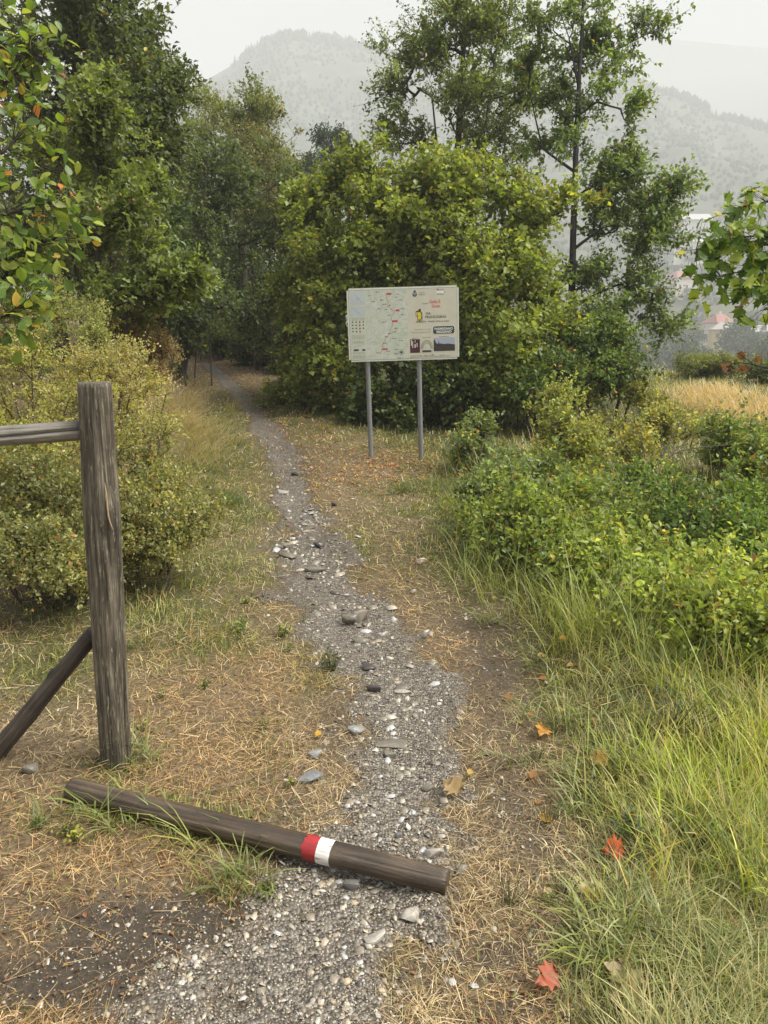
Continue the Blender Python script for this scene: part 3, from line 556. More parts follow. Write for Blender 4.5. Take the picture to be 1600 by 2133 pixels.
for bx, by, dd_, lb, col, cv, lab in [(1500, 790, 17, [(1500, 775, 17, 60, 28, .7), (1440, 770, 17, 40, 30, .6)], (.09, .12, .04), (.22, .22, .08), 'pale scraggy bush at the far edge of the golden grass'),
      (1590, 800, 16, [(1590, 790, 16, 50, 40, .7), (1640, 800, 16, 50, 40, .7)], (.07, .10, .035), (.17, .19, .07), 'scraggy olive bush at the right edge behind the golden grass')]:
    b = W(bx, 830, dd_); b[2] = Hs(b[0], b[1]) - .05; st = [[b + (rng.normal(0, .3), 0, 0), W(l[0], l[1], l[2])] for l in lb for _ in range(3)]
    plant('shrub', lab, 'shrub', b, st, [(.015, .005)] * len(st), lb + [(l[0], l[1] + 35, l[2], l[3], l[4], l[5]) for l in lb], 200, col, cv, leaf=.055, per=8, m=5, tw=.3, updir=.5, dirw=.8, trunkname='stem')
# --- brambles
BR = [(1010, 1010, 8.6, [(1010, 930, 8.8, 60, 50, .4), (1060, 1000, 8.4, 90, 60, .5), (980, 1040, 8.2, 60, 30, .3)], (0.090, 0.135, 0.042), (0.195, 0.241, 0.084), 'grey-green leafy bush at the right foot of the board'),
      (1150, 960, 8.8, [(1140, 900, 9, 90, 60, .6), (1230, 870, 9.2, 80, 50, .6), (1180, 980, 8.4, 90, 60, .5)], (0.128, 0.170, 0.036), (0.300, 0.312, 0.066), 'yellow-green thorny bush topping the bank right of the board'),
      (1370, 900, 9.4, [(1340, 850, 9.6, 90, 45, .6), (1400, 900, 9.2, 80, 45, .5), (1300, 930, 9, 70, 50, .5)], (0.135, 0.170, 0.036), (0.330, 0.312, 0.072), 'pale wild rose bush in front of the golden field'),
      (1530, 960, 8.6, [(1520, 940, 8.8, 100, 50, .6), (1580, 1000, 8.4, 60, 60, .5)], (0.090, 0.142, 0.030), (0.210, 0.256, 0.054), 'green bush at the right edge below the golden field'),
      (1130, 1100, 7.2, [(1100, 1070, 7.4, 90, 50, .4), (1200, 1080, 7.2, 90, 60, .5), (1020, 1090, 7.4, 60, 25, .3)], (0.112, 0.177, 0.031), (0.240, 0.298, 0.054), 'low bright bramble patch nearest the trail'),
      (1350, 1080, 7.2, [(1330, 1040, 7.4, 100, 60, .5), (1420, 1100, 7, 90, 60, .5)], (0.068, 0.121, 0.026), (0.165, 0.241, 0.048), 'dark glossy bramble mound around the dead branch'),
      (1540, 1130, 6.6, [(1540, 1100, 6.8, 90, 70, .5), (1580, 1190, 6.3, 60, 50, .4)], (0.083, 0.142, 0.026), (0.195, 0.284, 0.048), 'leafy bramble mound at the right edge, middle height'),
      (1250, 1200, 6.2, [(1240, 1170, 6.4, 110, 40, .4), (1330, 1200, 6.2, 90, 38, .4)], (0.128, 0.199, 0.031), (0.300, 0.369, 0.060), 'sunlit lime green bramble in front of the dark mound'),
      (1480, 1270, 5.6, [(1460, 1240, 5.8, 110, 38, .4), (1560, 1280, 5.5, 80, 40, .35), (1380, 1270, 5.7, 70, 24, .3)], (0.128, 0.199, 0.031), (0.330, 0.369, 0.060), 'bramble patch spilling onto the grass at the right edge')]
for bx, by, dp, lb, col, cv, lab in BR:
    lb = [(l[0], l[1], float(to_px(G(l[0], l[1] + l[4] * 1.25))[2]), l[3], l[4], l[5]) for l in lb]; dp = float(to_px(G(bx, by + 20))[2])
    b = W(bx, by, dp); b[2] = Hs(b[0], b[1]) - .03; st = []
    for k in range(7):
        l = lb[k % len(lb)]; e = W(l[0] + rng.normal(0, l[3] * .5), l[1] - l[4] * .5, l[2]); s0 = b * .35 + e * .65 + np.array([rng.normal(0, 0.1), rng.normal(0, 0.1), 0]); s0[2] = Hs(s0[0], s0[1]) - .03
        st.append([s0, (s0 + e) / 2 + np.array([0, 0, .12]), e])
    if dp < 7.9: lb = [(l[0], l[1] + l[4] * .15, l[2], l[3] * 1.05, l[4] * .85, l[5] * 1.7) for l in lb]
    else: lb = [(l[0], l[1] - 12 + rng.normal(0, 8), l[2], l[3], l[4] * 1.15, l[5] * 1.3) for l in lb]
    cv = tuple(np.array(cv) * .9 + np.mean(cv) * .12); col = tuple(np.array(col) * .95 + np.mean(col) * .08)
    lb2 = lb + [(l[0], l[1] + l[4] * .9, l[2] - .1, l[3], l[4] * .6, l[5]) for l in lb]
    if 'bright' in lab or 'pale' in lab or 'lime' in lab or 'yellow' in lab or 'spilling' in lab: cv = tuple(np.array(cv) * (1.15, 1.08, 1.25))
    plant('bramble_bush', lab, 'bush', b, st, [(.012, .004)] * 7, lb2, 400, col, cv, leaf=.036 if dp < 7.2 else .042, Wr=.62, per=10, m=4, tw=.25, dirw=.8, div=22, spread=.24, template=T_FOLD, alt=(YEL, (.40, .40, .09), (.45, .42, .10), (.3, .14, .06)), altp=.06, trunkname='stem', tip=.0022, droop=.1, updir=.75, bark=np.array([.07, .055, .035]))
b = G(1290, 1075); dd = b[1]
def polytube(acc, pts, r0, r1_, col, k=5, n=10):
    q = polyline(pts, n); rr = np.linspace(r0, r1_, n); acc.add(*tubes(q[:-1], q[1:], rr[:-1], rr[1:], np.tile(col, (n - 1, 1)), k))
a_ = Acc(); dc = np.array([.11, .095, .08])
for pts, r0, r1_ in [([(1296, 1070), (1330, 1010), (1372, 965)], .014, .009), ([(1372, 965), (1420, 935), (1480, 930), (1530, 925)], .008, .002), ([(1372, 965), (1400, 910), (1425, 865)], .007, .002), ([(1340, 1000), (1345, 940), (1325, 890)], .006, .0015),
                     ([(1400, 945), (1450, 900), (1490, 860)], .006, .0015), ([(1385, 940), (1375, 890), (1390, 840)], .005, .001), ([(1440, 933), (1470, 905), (1510, 895)], .004, .001), ([(1355, 985), (1300, 940), (1285, 880)], .005, .001), ([(1415, 885), (1440, 850), (1470, 845)], .003, .001)]:
    polytube(a_, [W(x, y, 6.9) for x, y in pts], r0, r1_, dc)
tag(a_.build('dead_branch', M_BARK), 'leafless grey forked branch leaning right out of the brambles', 'branch')

# ------------------------------------------------------------------ near trees with single leaves
def leaf_mesh(name, outline, mid=6, curl=.12):
    """outline: half outline (x>=0) from base to tip; builds a folded, curled blade with edges"""
    n = len(outline); V = []; Fc = []
    for i, (x, y) in enumerate(outline):
        z = -curl * y * y; V += [(-x, y, z + x * .25), (0, y, z), (x, y, z + x * .25)]
    for i in range(n - 1):
        a, b_ = 3 * i, 3 * i + 3
        Fc += [(a, a + 1, b_ + 1), (a, b_ + 1, b_), (a + 1, a + 2, b_ + 2), (a + 1, b_ + 2, b_ + 1)]
    return np.array(V, float), np.array(Fc)
OV = leaf_mesh('ov', [(.0, 0), (.015, .1), (.12, .25), (.22, .45), (.27, .68), (.19, .87), (0, 1)])
_half = [(.0, 0), (.012, .16), (.30, .10), (.22, .26), (.50, .40), (.30, .47), (.40, .70), (.2, .66), (.13, .82), (0, 1)]
MP = leaf_mesh('mp', _half, curl=.2)
def leaf_data(T, cols, L_):
    out_ = []
    for c_ in cols:
        me = mesh_np('leaf', T[0] * L_ + rng.normal(0, .02 * L_, T[0].shape), T[1], np.tile(np.array(c_), (len(T[0]), 1)) * (1 + .25 * np.abs(T[0][:, :1]) * 2)); me.materials.append(M_LEAF); out_.append(me)
    return out_
def place_leaf(root, off, me, P, Dv, Nn, s=1.0, name='leaf'):
    o = bpy.data.objects.new(name, me); COL.objects.link(o); o.parent = root
    d = Vector(Dv).normalized(); b_ = d.cross(Vector(Nn)).normalized(); n_ = b_.cross(d)
    M = Matrix((b_, d, n_)).transposed().to_4x4() @ Matrix.Scale(s, 4); M.translation = Vector(P) - Vector(off); o.matrix_basis = M; return o
def near_tree(name, label, base, branches, trunk_r, datas, wts, nleaf, spread, bark, T, L_, colset, stuffn, droop=.3):
    root = empty(name, base, label, 'tree'); off = np.array(base); a_ = Acc(); pts = []
    for pl, r0, r1_ in branches:
        q = polyline(pl, 14); rr = np.linspace(r0, r1_, 14); a_.add(*tubes(q[:-1], q[1:], rr[:-1], rr[1:], np.tile(bark, (13, 1)), 6))
        if r1_ < .008:
            for i in range(3, 14): pts.append((q[i], norm(q[i] - q[i - 1]), i / 13))
    tw = []
    for _ in range(nleaf + stuffn):
        q, d, t = pts[rng.integers(len(pts))]; dv = norm(d * .5 + rvec(1)[0] * .9 + np.array([0, -.15, .1])); e = q + dv * rng.uniform(.25, 1) * spread; tw.append((q, e, dv))
    q0 = np.array([x[0] for x in tw]); q1 = np.array([x[1] for x in tw]); a_.add(*tubes(q0, q1, np.full(len(tw), .0022), np.full(len(tw), .0012), np.tile(bark, (len(tw), 1)), 3))
    a_.build('trunk', M_BARK, root, off)
    dirs = norm(np.array([x[2] for x in tw]) * .6 + rvec(len(tw)) * .8 + np.array([0, -.1, -droop])); nn = norm(rvec(len(tw)) * .8 + np.array([0, -.55, .8]))
    dist = to_px(q1)[2]
    order = np.argsort(dist)
    big = order[:nleaf]; rest = order[nleaf:]
    for i in big:
        place_leaf(root, off, datas[rng.choice(len(datas), p=wts)], q1[i], dirs[i], nn[i], rng.uniform(.65, 1.15))
    if len(rest):
        ac = Acc(); cc = np.array([colset[rng.choice(len(colset), p=wts)] for _ in rest]) * rng.uniform(.75, 1.2, (len(rest), 1)); Ls = L_ * rng.uniform(.65, 1.15, len(rest))
        ac.add(*put_leaves(q1[rest], dirs[rest], nn[rest], Ls, Ls, cc, T)); o = ac.build('foliage', M_LEAF, root, off); o['kind'] = 'stuff'
    return root
lc = [(.10, .16, .03), (.16, .23, .04), (.075, .125, .03), (.24, .28, .05), (.45, .30, .04), (.48, .17, .03), (.22, .05, .02)]
lc = [tuple(np.minimum(np.array(c_) * 1.2, .6)) for c_ in lc]; dL = leaf_data(OV, lc, .084); wl = np.array([.3, .3, .12, .24, .025, .022, .006]); wl /= wl.sum()
bL = W(-420, 1100, 4.3); bL[2] = Hs(bL[0], bL[1]) - .1
def BP(*l): return [W(x, y, d) for x, y, d in l]
bark = np.array([.05, .042, .034])
near_tree('leafy_tree', 'near broad-leaved tree with orange and red leaves at the left edge', bL,
  [([bL] + BP((-380, 500, 4.3), (-260, 100, 4.3), (-150, -200, 4.4)), .07, .02), (BP((-300, 480, 4.2), (-150, 400, 4.0), (0, 330, 4.0), (90, 220, 4.2)), .02, .004), (BP((-300, 560, 4.2), (-100, 470, 4.0), (40, 440, 4.0), (120, 420, 4.1)), .018, .003),
   (BP((-320, 720, 4.2), (-120, 640, 4.0), (0, 590, 4.0), (45, 540, 4.0)), .016, .003), (BP((-300, 800, 4.1), (-120, 690, 3.9), (0, 665, 3.9), (50, 640, 3.9)), .014, .003), (BP((-260, 200, 4.3), (-120, 130, 4.2), (0, 90, 4.2), (90, 120, 4.4)), .016, .004),
   (BP((-280, 330, 4.3), (-120, 250, 4.1), (10, 180, 4.2), (70, 100, 4.3)), .016, .004), (BP((-300, 520, 4.2), (-100, 560, 4.1), (20, 520, 4.1), (110, 500, 4.2)), .014, .003)],
  .07, dL, wl, 300, .24, bark, OV, .084, lc, 900)
lm = [(.12, .19, .03), (.19, .27, .04), (.08, .14, .03), (.28, .34, .06), (.34, .15, .05), (.42, .38, .08), (.20, .12, .07)]
lm = [tuple(np.minimum(np.array(c_) * 1.25, .6)) for c_ in lm]; dM = leaf_data(MP, lm, .108); wm = np.array([.3, .28, .18, .16, .015, .04, .015]); wm /= wm.sum()
bR = W(2150, 1100, 4.6); bR[2] = Hs(bR[0], bR[1]) - .1
near_tree('maple_tree', 'near maple branch with lobed yellow-green leaves reaching in from the right edge', bR,
  [([bR] + BP((2120, 700, 4.6), (2050, 300, 4.7), (2000, 0, 4.8)), .09, .03), (BP((2100, 640, 4.6), (1850, 520, 4.6), (1650, 505, 4.7), (1450, 520, 4.9)), .02, .003), (BP((2100, 700, 4.6), (1800, 560, 4.6), (1620, 550, 4.7), (1500, 575, 4.8)), .02, .003),
   (BP((2090, 500, 4.6), (1820, 430, 4.6), (1650, 410, 4.7), (1550, 430, 4.8)), .02, .003), (BP((1800, 560, 4.6), (1680, 500, 4.6), (1570, 490, 4.7), (1500, 500, 4.8)), .012, .003), (BP((2060, 400, 4.6), (1900, 400, 4.6), (1780, 380, 4.7), (1700, 370, 4.8)), .015, .003),
   (BP((1800, 640, 4.6), (1700, 620, 4.6), (1620, 620, 4.6), (1560, 600, 4.7)), .012, .003)],
  .09, dM, wm, 300, .20, bark, MP, .108, lm, 160, droop=.35)
# thin dying twig of the same kind hanging at the right edge
a_ = Acc(); tw0 = [W(1700, 790, 4.7), W(1600, 768, 4.8), W(1540, 752, 4.85), W(1500, 765, 4.9)]
rt = empty('twig', W(1700, 790, 4.7), 'thin twig with withered orange-brown leaves at the right edge below the maple', 'twig')
polytube(a_, tw0, .005, .002, bark * .8); polytube(a_, [W(1570, 760, 4.8), W(1545, 740, 4.8), W(1535, 735, 4.8)], .003, .0015, bark * .8); a_.build('stem', M_BARK, rt, W(1700, 790, 4.7))
dW = leaf_data(MP, [(.35, .17, .05), (.28, .12, .04)], .085)
for x, y in [(1500, 765), (1512, 755), (1537, 733), (1560, 765), (1588, 752), (1530, 770)]:
    place_leaf(rt, W(1700, 790, 4.7), dW[rng.integers(2)], W(x, y, 4.85), rvec(1)[0] + np.array([-.4, -.3, -.4]), rvec(1)[0] * .5 + np.array([0, -.8, .5]), rng.uniform(.7, 1))

# ------------------------------------------------------------------ grass, straw, weeds
def sample_ground(n, rmin, rmax, amax=.60):
    r = np.exp(rng.uniform(math.log(rmin), math.log(rmax), n)); a = rng.uniform(-amax, amax, n)
    x = r * np.sin(a); y = r * np.cos(a); z = H(x, y); return x, y, z, r
def blades(P, lean, L_, Wd, C, flat, segs=2):
    """arching blades: lean = unit horizontal vector, flat 0..1 how far it lies over"""
    n = len(P); th = rng.uniform(0, 2 * math.pi, n); side = norm(np.stack([-lean[:, 1], lean[:, 0], np.zeros(n)], -1) + np.stack([np.zeros(n), np.zeros(n), rng.normal(0, .25, n)], -1))
    pts = []
    for i in range(segs + 1):
        t = i / segs; h = L_ * (t * (1 - flat) + flat * np.sin(t * math.pi * .8) * .25) ; o = L_ * (t ** (1.2) * flat + (t * t) * (1 - flat) * .35)
        pts.append(P + lean * o[:, None] + np.array([0, 0, 1.]) * h[:, None])
    V = []; 
    for i in range(segs):
        wv = (Wd * (1 - .35 * i / segs) / 2)[:, None] * side; V += [pts[i] - wv, pts[i] + wv]
    V.append(pts[segs]); V = np.stack(V, 1); k = 2 * segs + 1; f = []
    for i in range(segs - 1): f += [(2 * i, 2 * i + 1, 2 * i + 3), (2 * i, 2 * i + 3, 2 * i + 2)]
    f.append((2 * segs - 2, 2 * segs - 1, 2 * segs))
    return V.reshape(-1, 3), (np.array(f)[None] + (np.arange(n) * k)[:, None, None]).reshape(-1, 3), np.repeat(C, k, 0)
def hdir(n, bias=(0, 0)):
    a = rng.uniform(0, 2 * math.pi, n); v = np.stack([np.cos(a) + bias[0], np.sin(a) + bias[1], np.zeros(n)], -1); return norm(v)
def pal(cols, n, var=.2):
    c_ = np.array(cols); return c_[rng.integers(len(c_), size=n)] * rng.normal(1, var, (n, 1)).clip(.4, 1.7)
STRAW = [(.50, .38, .21), (.62, .50, .31), (.34, .24, .13), (.46, .35, .18), (.72, .61, .40), (.16, .115, .065), (.26, .19, .10)]
GRN = [(.17, .22, .04), (.26, .28, .06), (.11, .15, .035), (.34, .34, .09), (.46, .40, .17)]
BLU = [(.22, .26, .09), (.33, .35, .15), (.14, .17, .06), (.50, .44, .22), (.40, .34, .16)]
LIM = [(.42, .50, .05), (.32, .42, .05), (.50, .50, .11), (.18, .27, .03), (.50, .36, .11)]
# thatch of dead blades lying about
x, y, z, r = sample_ground(330000, .95, 20); px, py, dep, pm, gr, br = zones(x, y, z)
cl = fbm(x * 4, y * 4, 61); dens = (1 - sm(.25, 1.0, pm) * .965) * (1 - .9 * br) * (1 - .5 * gr) * np.clip(.75 + cl * 1.6, .1, 1)
k = rng.random(len(x)) < dens * .62; x, y, z, r, gr, br, py = [q[k] for q in (x, y, z, r, gr, br, py)]; n = len(x)
Ls = rng.uniform(.02, .085, n) * (1 + .5 * gr); Cs = pal(STRAW, n) * np.where(br > .4, .75, 1)[:, None]; P = np.stack([x, y, z - .002], -1)
redd = (fbm(x * 1.1, y * 1.1, 77) > .06); Cs[redd] *= np.array([1.03, .91, .77])
a_ = Acc(); st_ = rng.random(n) < .55; cv_ = ~st_; d_ = hdir(n) + np.stack([np.zeros(n), np.zeros(n), rng.normal(.06, .14, n)], -1)
sd_ = norm(np.stack([-d_[:, 1], d_[:, 0], rng.normal(0, .3, n)], -1)) * (np.maximum(.0021, r * .0008) * rng.uniform(.5, 1.3, n))[:, None] / 2; Pq = P + np.array([0, 0, .006]) * rng.random((n, 1))
e_ = Pq + norm(d_) * (Ls * 1.25)[:, None]; Vq = np.stack([Pq - sd_, Pq + sd_, e_ + sd_ * .5, e_ - sd_ * .5], 1)[st_]; nq = st_.sum()
a_.add(Vq.reshape(-1, 3), (np.array([(0, 1, 2), (0, 2, 3)])[None] + (np.arange(nq) * 4)[:, None, None]).reshape(-1, 3), np.repeat(Cs[st_], 4, 0))
a_.add(*blades(P[cv_], hdir(cv_.sum()), Ls[cv_], np.maximum(.0018, r[cv_] * .0007), Cs[cv_], rng.uniform(.8, .99, cv_.sum()), 2))
lx, ly, lz, lr = sample_ground(16000, 1.1, 18); _, _, _, lpm, lgr, lbr = zones(lx, ly, lz); kk = rng.random(len(lx)) < (1 - .75 * lpm) * (1 - .6 * lgr) * .8; lx, ly, lz = lx[kk], ly[kk], lz[kk]; nl = len(lx); ll = rng.uniform(.006, .022, nl)
a_.add(*put_leaves(np.stack([lx, ly, lz + .006], -1), hdir(nl) + rng.normal(0, .2, (nl, 3)), rvec(nl) * .4 + np.array([0, 0, 1.]), ll, ll * rng.uniform(.3, .8, nl), pal([(.12, .07, .04), (.22, .13, .07), (.07, .05, .035), (.34, .22, .11), (.30, .14, .07)], nl), T_FOLD))
tag(a_.build('dead_grass', M_GRASS), 'flattened straw-coloured dead grass covering the ground beside the trail', 'grass', kind='stuff')
# living grass
x, y, z, r = sample_ground(335000, .95, 24); px, py, dep, pm, gr, br = zones(x, y, z)
cl = fbm(x * 2.2, y * 2.2, 91); cl2 = fbm(x * 9, y * 9, 92); k = rng.random(len(x)) < (1 - pm) * (1 - .8 * br) * np.clip(gr * 1.0 + .10, 0, 1) * np.clip(.7 + cl2 * 2.2, .06, 1) * .75
x, y, z, r, gr, px, py, cl, cl2 = [q[k] for q in (x, y, z, r, gr, px, py, cl, cl2)]; n = len(x)
right = sm(-40, 260, px - np.interp(py, [1000, 1200, 1400, 2200], [850, 1000, 1120, 1170]))
Ls = (.035 + .055 * gr + .15 * right * np.clip(.6 + cl * 2, .2, 1.3)) * rng.uniform(.5, 1.3, n)
Cs = pal(GRN, n); blue = ((right > .3) & (py > 1850) & (cl > .0)) | (fbm(x * .9, y * .9, 95) > .12); Cs[blue] = pal(BLU, blue.sum())
Cs *= (1 + .35 * cl)[:, None]; P = np.stack([x, y, z - .003], -1)
fl = np.clip(rng.uniform(.15, .8, n) + .1 * right, 0, .9); ln = hdir(n, (-.25, -.1)); cd = fbm(x * 1.6, y * 1.6, 99)[:, None] * 6
ln = norm(ln + np.concatenate([np.cos(cd), np.sin(cd), np.zeros_like(cd)], 1) * .8)
a_ = Acc(); a_.add(*blades(P, ln, Ls, np.maximum(.0034, r * .0009) * rng.uniform(.5, 1.3, n), Cs, fl, 2))
tag(a_.build('grass', M_GRASS), 'patchy green and bluish grass beside the trail', 'grass', kind='stuff')
# tall tufts: bright upright grass on the right, dry arching grass on the left bank, golden field
def region(n, pts_, jitter, depth_rng=None):
    out_ = []
    for (a, b, sa, sb, cnt) in pts_: out_.append(GM(a + rng.normal(0, sa, cnt), b + rng.normal(0, sb, cnt)))
    return np.concatenate(out_)
def tufts(name, label, spots, nb, L0, L1, wd, cols, flat, rad, bias=(0, 0), seg=3):
    B = region(0, spots, 0); n = len(B) * nb; P = np.repeat(B, nb, 0) + np.stack([rng.normal(0, rad, n), rng.normal(0, rad, n), np.zeros(n)], -1); P[:, 2] = H(P[:, 0], P[:, 1]) - .01
    Ls = rng.uniform(L0, L1, n) * np.repeat(rng.uniform(.6, 1.15, len(B)), nb); cb = np.repeat(pal(cols, len(B), .12), nb, 0) * .6 + pal(cols, n) * .4; rr = np.hypot(P[:, 0], P[:, 1])
    a_ = Acc(); a_.add(*blades(P, hdir(n, bias), Ls, np.maximum(wd, rr * .0006) * rng.uniform(.6, 1.2, n), cb, rng.uniform(*flat, n), seg)); o = a_.build(name, M_GRASS)
    return tag(o, label, 'grass', kind='stuff')
tufts('tall_grass', 'upright bright yellow-green grass at the lower right', [(1480, 1640, 80, 80, 40), (1560, 1560, 60, 90, 40), (1350, 1600, 50, 60, 14), (1550, 1780, 50, 60, 26), (1400, 1780, 60, 50, 12), (1500, 1400, 90, 50, 30)], 17, .10, .30, .0052, LIM + [(.50, .42, .22), (.30, .32, .10)], (.08, .55), .06, (-.1, 0))
tufts('sedge_grass', 'long bluish arching grass in the lower right corner', [(1450, 1950, 120, 60, 22), (1300, 2000, 90, 60, 9), (1520, 2080, 70, 40, 14), (1250, 1650, 70, 60, 14), (1200, 1450, 80, 60, 16), (280, 1710, 100, 18, 5), (480, 1765, 50, 12, 2), (520, 1850, 25, 20, 4), (240, 1590, 50, 15, 4), (1150, 1250, 80, 40, 14)], 18, .09, .28, .0062, BLU[:3] + GRN[:3], (.35, .9), .035, (-.5, -.2))
tufts('dry_grass', 'tall arching straw-coloured grass on the left bank', [(400, 900, 40, 40, 26), (370, 850, 40, 40, 24), (440, 940, 25, 25, 14), (330, 800, 40, 30, 12), (200, 640, 60, 20, 10), (120, 1120, 90, 40, 26), (320, 1090, 60, 50, 22), (60, 980, 60, 60, 14), (300, 950, 60, 70, 24), (200, 820, 80, 60, 24), (80, 760, 60, 50, 14)], 34, .25, .62, .003, [(.50, .41, .26), (.60, .50, .33), (.36, .28, .17), (.30, .32, .12)], (.3, .75), .10, (.9, -.5))
tufts('golden_grass', 'golden dry meadow grass beyond the brambles on the right', [(1500, 845, 45, 14, 50), (1570, 868, 40, 14, 36), (1450, 832, 22, 8, 16)], 60, .18, .42, .003, [(.58, .45, .26), (.50, .37, .20), (.66, .54, .34), (.40, .34, .16)], (.2, .6), .22, (-.4, 0))
tufts('bank_grass', 'soft green grass hanging over the left bank by the trail', [(420, 990, 30, 35, 26), (380, 960, 30, 25, 16), (470, 1060, 40, 35, 20), (560, 830, 10, 30, 6), (350, 1120, 70, 40, 26), (640, 790, 60, 25, 24), (740, 840, 60, 35, 34), (900, 1010, 60, 18, 24), (980, 1090, 60, 40, 34)], 44, .08, .22, .003, [(.11, .17, .05), (.15, .20, .07), (.20, .22, .07)], (.3, .8), .06, (.6, -.5))

tufts('dry_stalks', 'dry tan stalks poking out of the brambles', [(1150, 1050, 120, 70, 40), (1400, 1100, 140, 80, 60), (1300, 920, 120, 40, 24)], 6, .35, .75, .0035, [(.42, .34, .20), (.30, .22, .12), (.20, .16, .08)], (.05, .5), .12, (-.1, 0))
tufts('wild_grass', 'bright wild grass growing up through the bramble edge', [(1050, 1120, 60, 30, 22), (1180, 1210, 80, 40, 40), (1350, 1290, 90, 40, 44), (1500, 1350, 80, 40, 40), (1250, 1300, 90, 40, 26), (1120, 1040, 80, 30, 16), (1350, 1130, 120, 60, 46), (1200, 1050, 120, 50, 30), (1500, 1180, 80, 60, 36), (1000, 1000, 30, 20, 10)], 22, .16, .55, .0042, [(.20, .27, .05), (.30, .34, .08), (.42, .42, .14), (.15, .21, .05)], (.1, .6), .08, (-.2, -.2))
# ------------------------------------------------------------------ gravel and stones
OCT = np.array([(1, 0, 0), (-1, 0, 0), (0, 1, 0), (0, -1, 0), (0, 0, 1), (0, 0, -1)], float); OCF = np.array([(0, 2, 4), (2, 1, 4), (1, 3, 4), (3, 0, 4), (2, 0, 5), (1, 2, 5), (3, 1, 5), (0, 3, 5)])
CH = np.array([(1, .15, -.3), (.25, .95, -.3), (-.85, .6, -.3), (-.8, -.7, -.3), (.4, -.95, -.3), (.75, .1, .7), (.2, .65, .8), (-.6, .4, .9), (-.55, -.5, .65), (.3, -.65, .75)], float)
CHF = np.array([(0, 1, 6), (0, 6, 5), (1, 2, 7), (1, 7, 6), (2, 3, 8), (2, 8, 7), (3, 4, 9), (3, 9, 8), (4, 0, 5), (4, 5, 9), (5, 6, 7), (5, 7, 8), (5, 8, 9)])
def chips(x, y, z, size, flatn, C, base=CH, bf=CHF, tilt=.34):
    n = len(x); k = len(base); th = rng.uniform(0, 6.28, n); V = base[None] * rng.uniform(.65, 1.3, (n, k, 3)); V = V * np.stack([size, size * rng.uniform(.5, .95, n), size * flatn], -1)[:, None]
    tx, ty = rng.normal(0, tilt, n), rng.normal(0, tilt, n)
    V[..., 2] += V[..., 0] * tx[:, None] + V[..., 1] * ty[:, None]
    c_, s_ = np.cos(th)[:, None], np.sin(th)[:, None]; X = V[..., 0] * c_ - V[..., 1] * s_; Y_ = V[..., 0] * s_ + V[..., 1] * c_
    V = np.stack([X + x[:, None], Y_ + y[:, None], V[..., 2] + z[:, None]], -1)
    return V.reshape(-1, 3), (bf[None] + (np.arange(n) * k)[:, None, None]).reshape(-1, 3), np.repeat(C, k, 0)
SG = [(.36, .33, .28), (.25, .225, .18), (.17, .155, .13), (.10, .088, .074), (.33, .30, .24), (.22, .18, .13), (.06, .054, .048), (.26, .235, .19), (.13, .105, .08), (.18, .155, .12), (.44, .40, .33)]
x, y, z, r = sample_ground(165000, .95, 19, .58); px, py, dep, pm, gr, br = zones(x, y, z)
den = np.clip(pm * .95 + .42 * br + .03 + .12 * (pathd(x, y)[0] ** 2 < 2.6), 0, 1) * np.clip(.75 + 1.5 * fbm(x * 5, y * 5, 70), .15, 1); k = rng.random(len(x)) < den; x, y, r = x[k], y[k], r[k]; n = len(x)
sz = np.clip(rng.lognormal(math.log(.0052), .55, n), .0020, .017) * np.clip(r / 5.0, .72, 1.35); z = path_z(x, y) + sz * .12
a_ = Acc(); b1 = sz > .009
a_.add(*chips(x[b1], y[b1], z[b1], sz[b1], rng.uniform(.14, .42, b1.sum()), np.minimum(pal(SG, b1.sum(), .2) * np.array([1.38, 1.34, 1.25]), np.array([.40, .38, .345])))); b2 = ~b1
a_.add(*chips(x[b2], y[b2], z[b2], sz[b2], rng.uniform(.25, .6, b2.sum()), np.minimum(pal(SG, b2.sum(), .22) * np.array([1.38, 1.33, 1.23]), np.array([.40, .38, .345])), OCT, OCF, .3))
print('gravel', n)
tag(a_.build('gravel', M_STONE, path), kind='stuff')
# single stones lying in the path, sharing meshes
sv = []
for i in range(14):
    V, Fc, C = chips(np.zeros(1), np.zeros(1), np.zeros(1), np.ones(1), np.array([rng.uniform(.16, .4)]), np.minimum(pal(SG, 1, .1) * 1.25, .38), tilt=.12)
    me = mesh_np('stone', V, Fc, C); me.materials.append(M_STONE); sv.append(me)
cnt = 0
while cnt < 280:
    t = rng.random(); pyy = 1050 + 1050 * t; iy = [q[1] for q in PC][::-1]; cxp = np.interp(pyy, iy, [q[0] for q in PC][::-1]); hwp = np.interp(pyy, iy, [q[2] for q in PC][::-1])
    g = G(cxp + rng.normal(0, .45) * hwp, pyy); s_ = rng.uniform(.010, .026) * np.clip(g[1] / 2.9, .65, 1.9)
    o = bpy.data.objects.new('stone', sv[rng.integers(14)]); COL.objects.link(o); o.parent = path; o.location = (g[0], g[1], float(path_z(np.array([g[0]]), np.array([g[1]]))[0]) + s_ * .1); o.scale = (s_, s_, s_); o.rotation_euler = (rng.normal(0, .15), rng.normal(0, .15), rng.uniform(0, 6.28)); cnt += 1
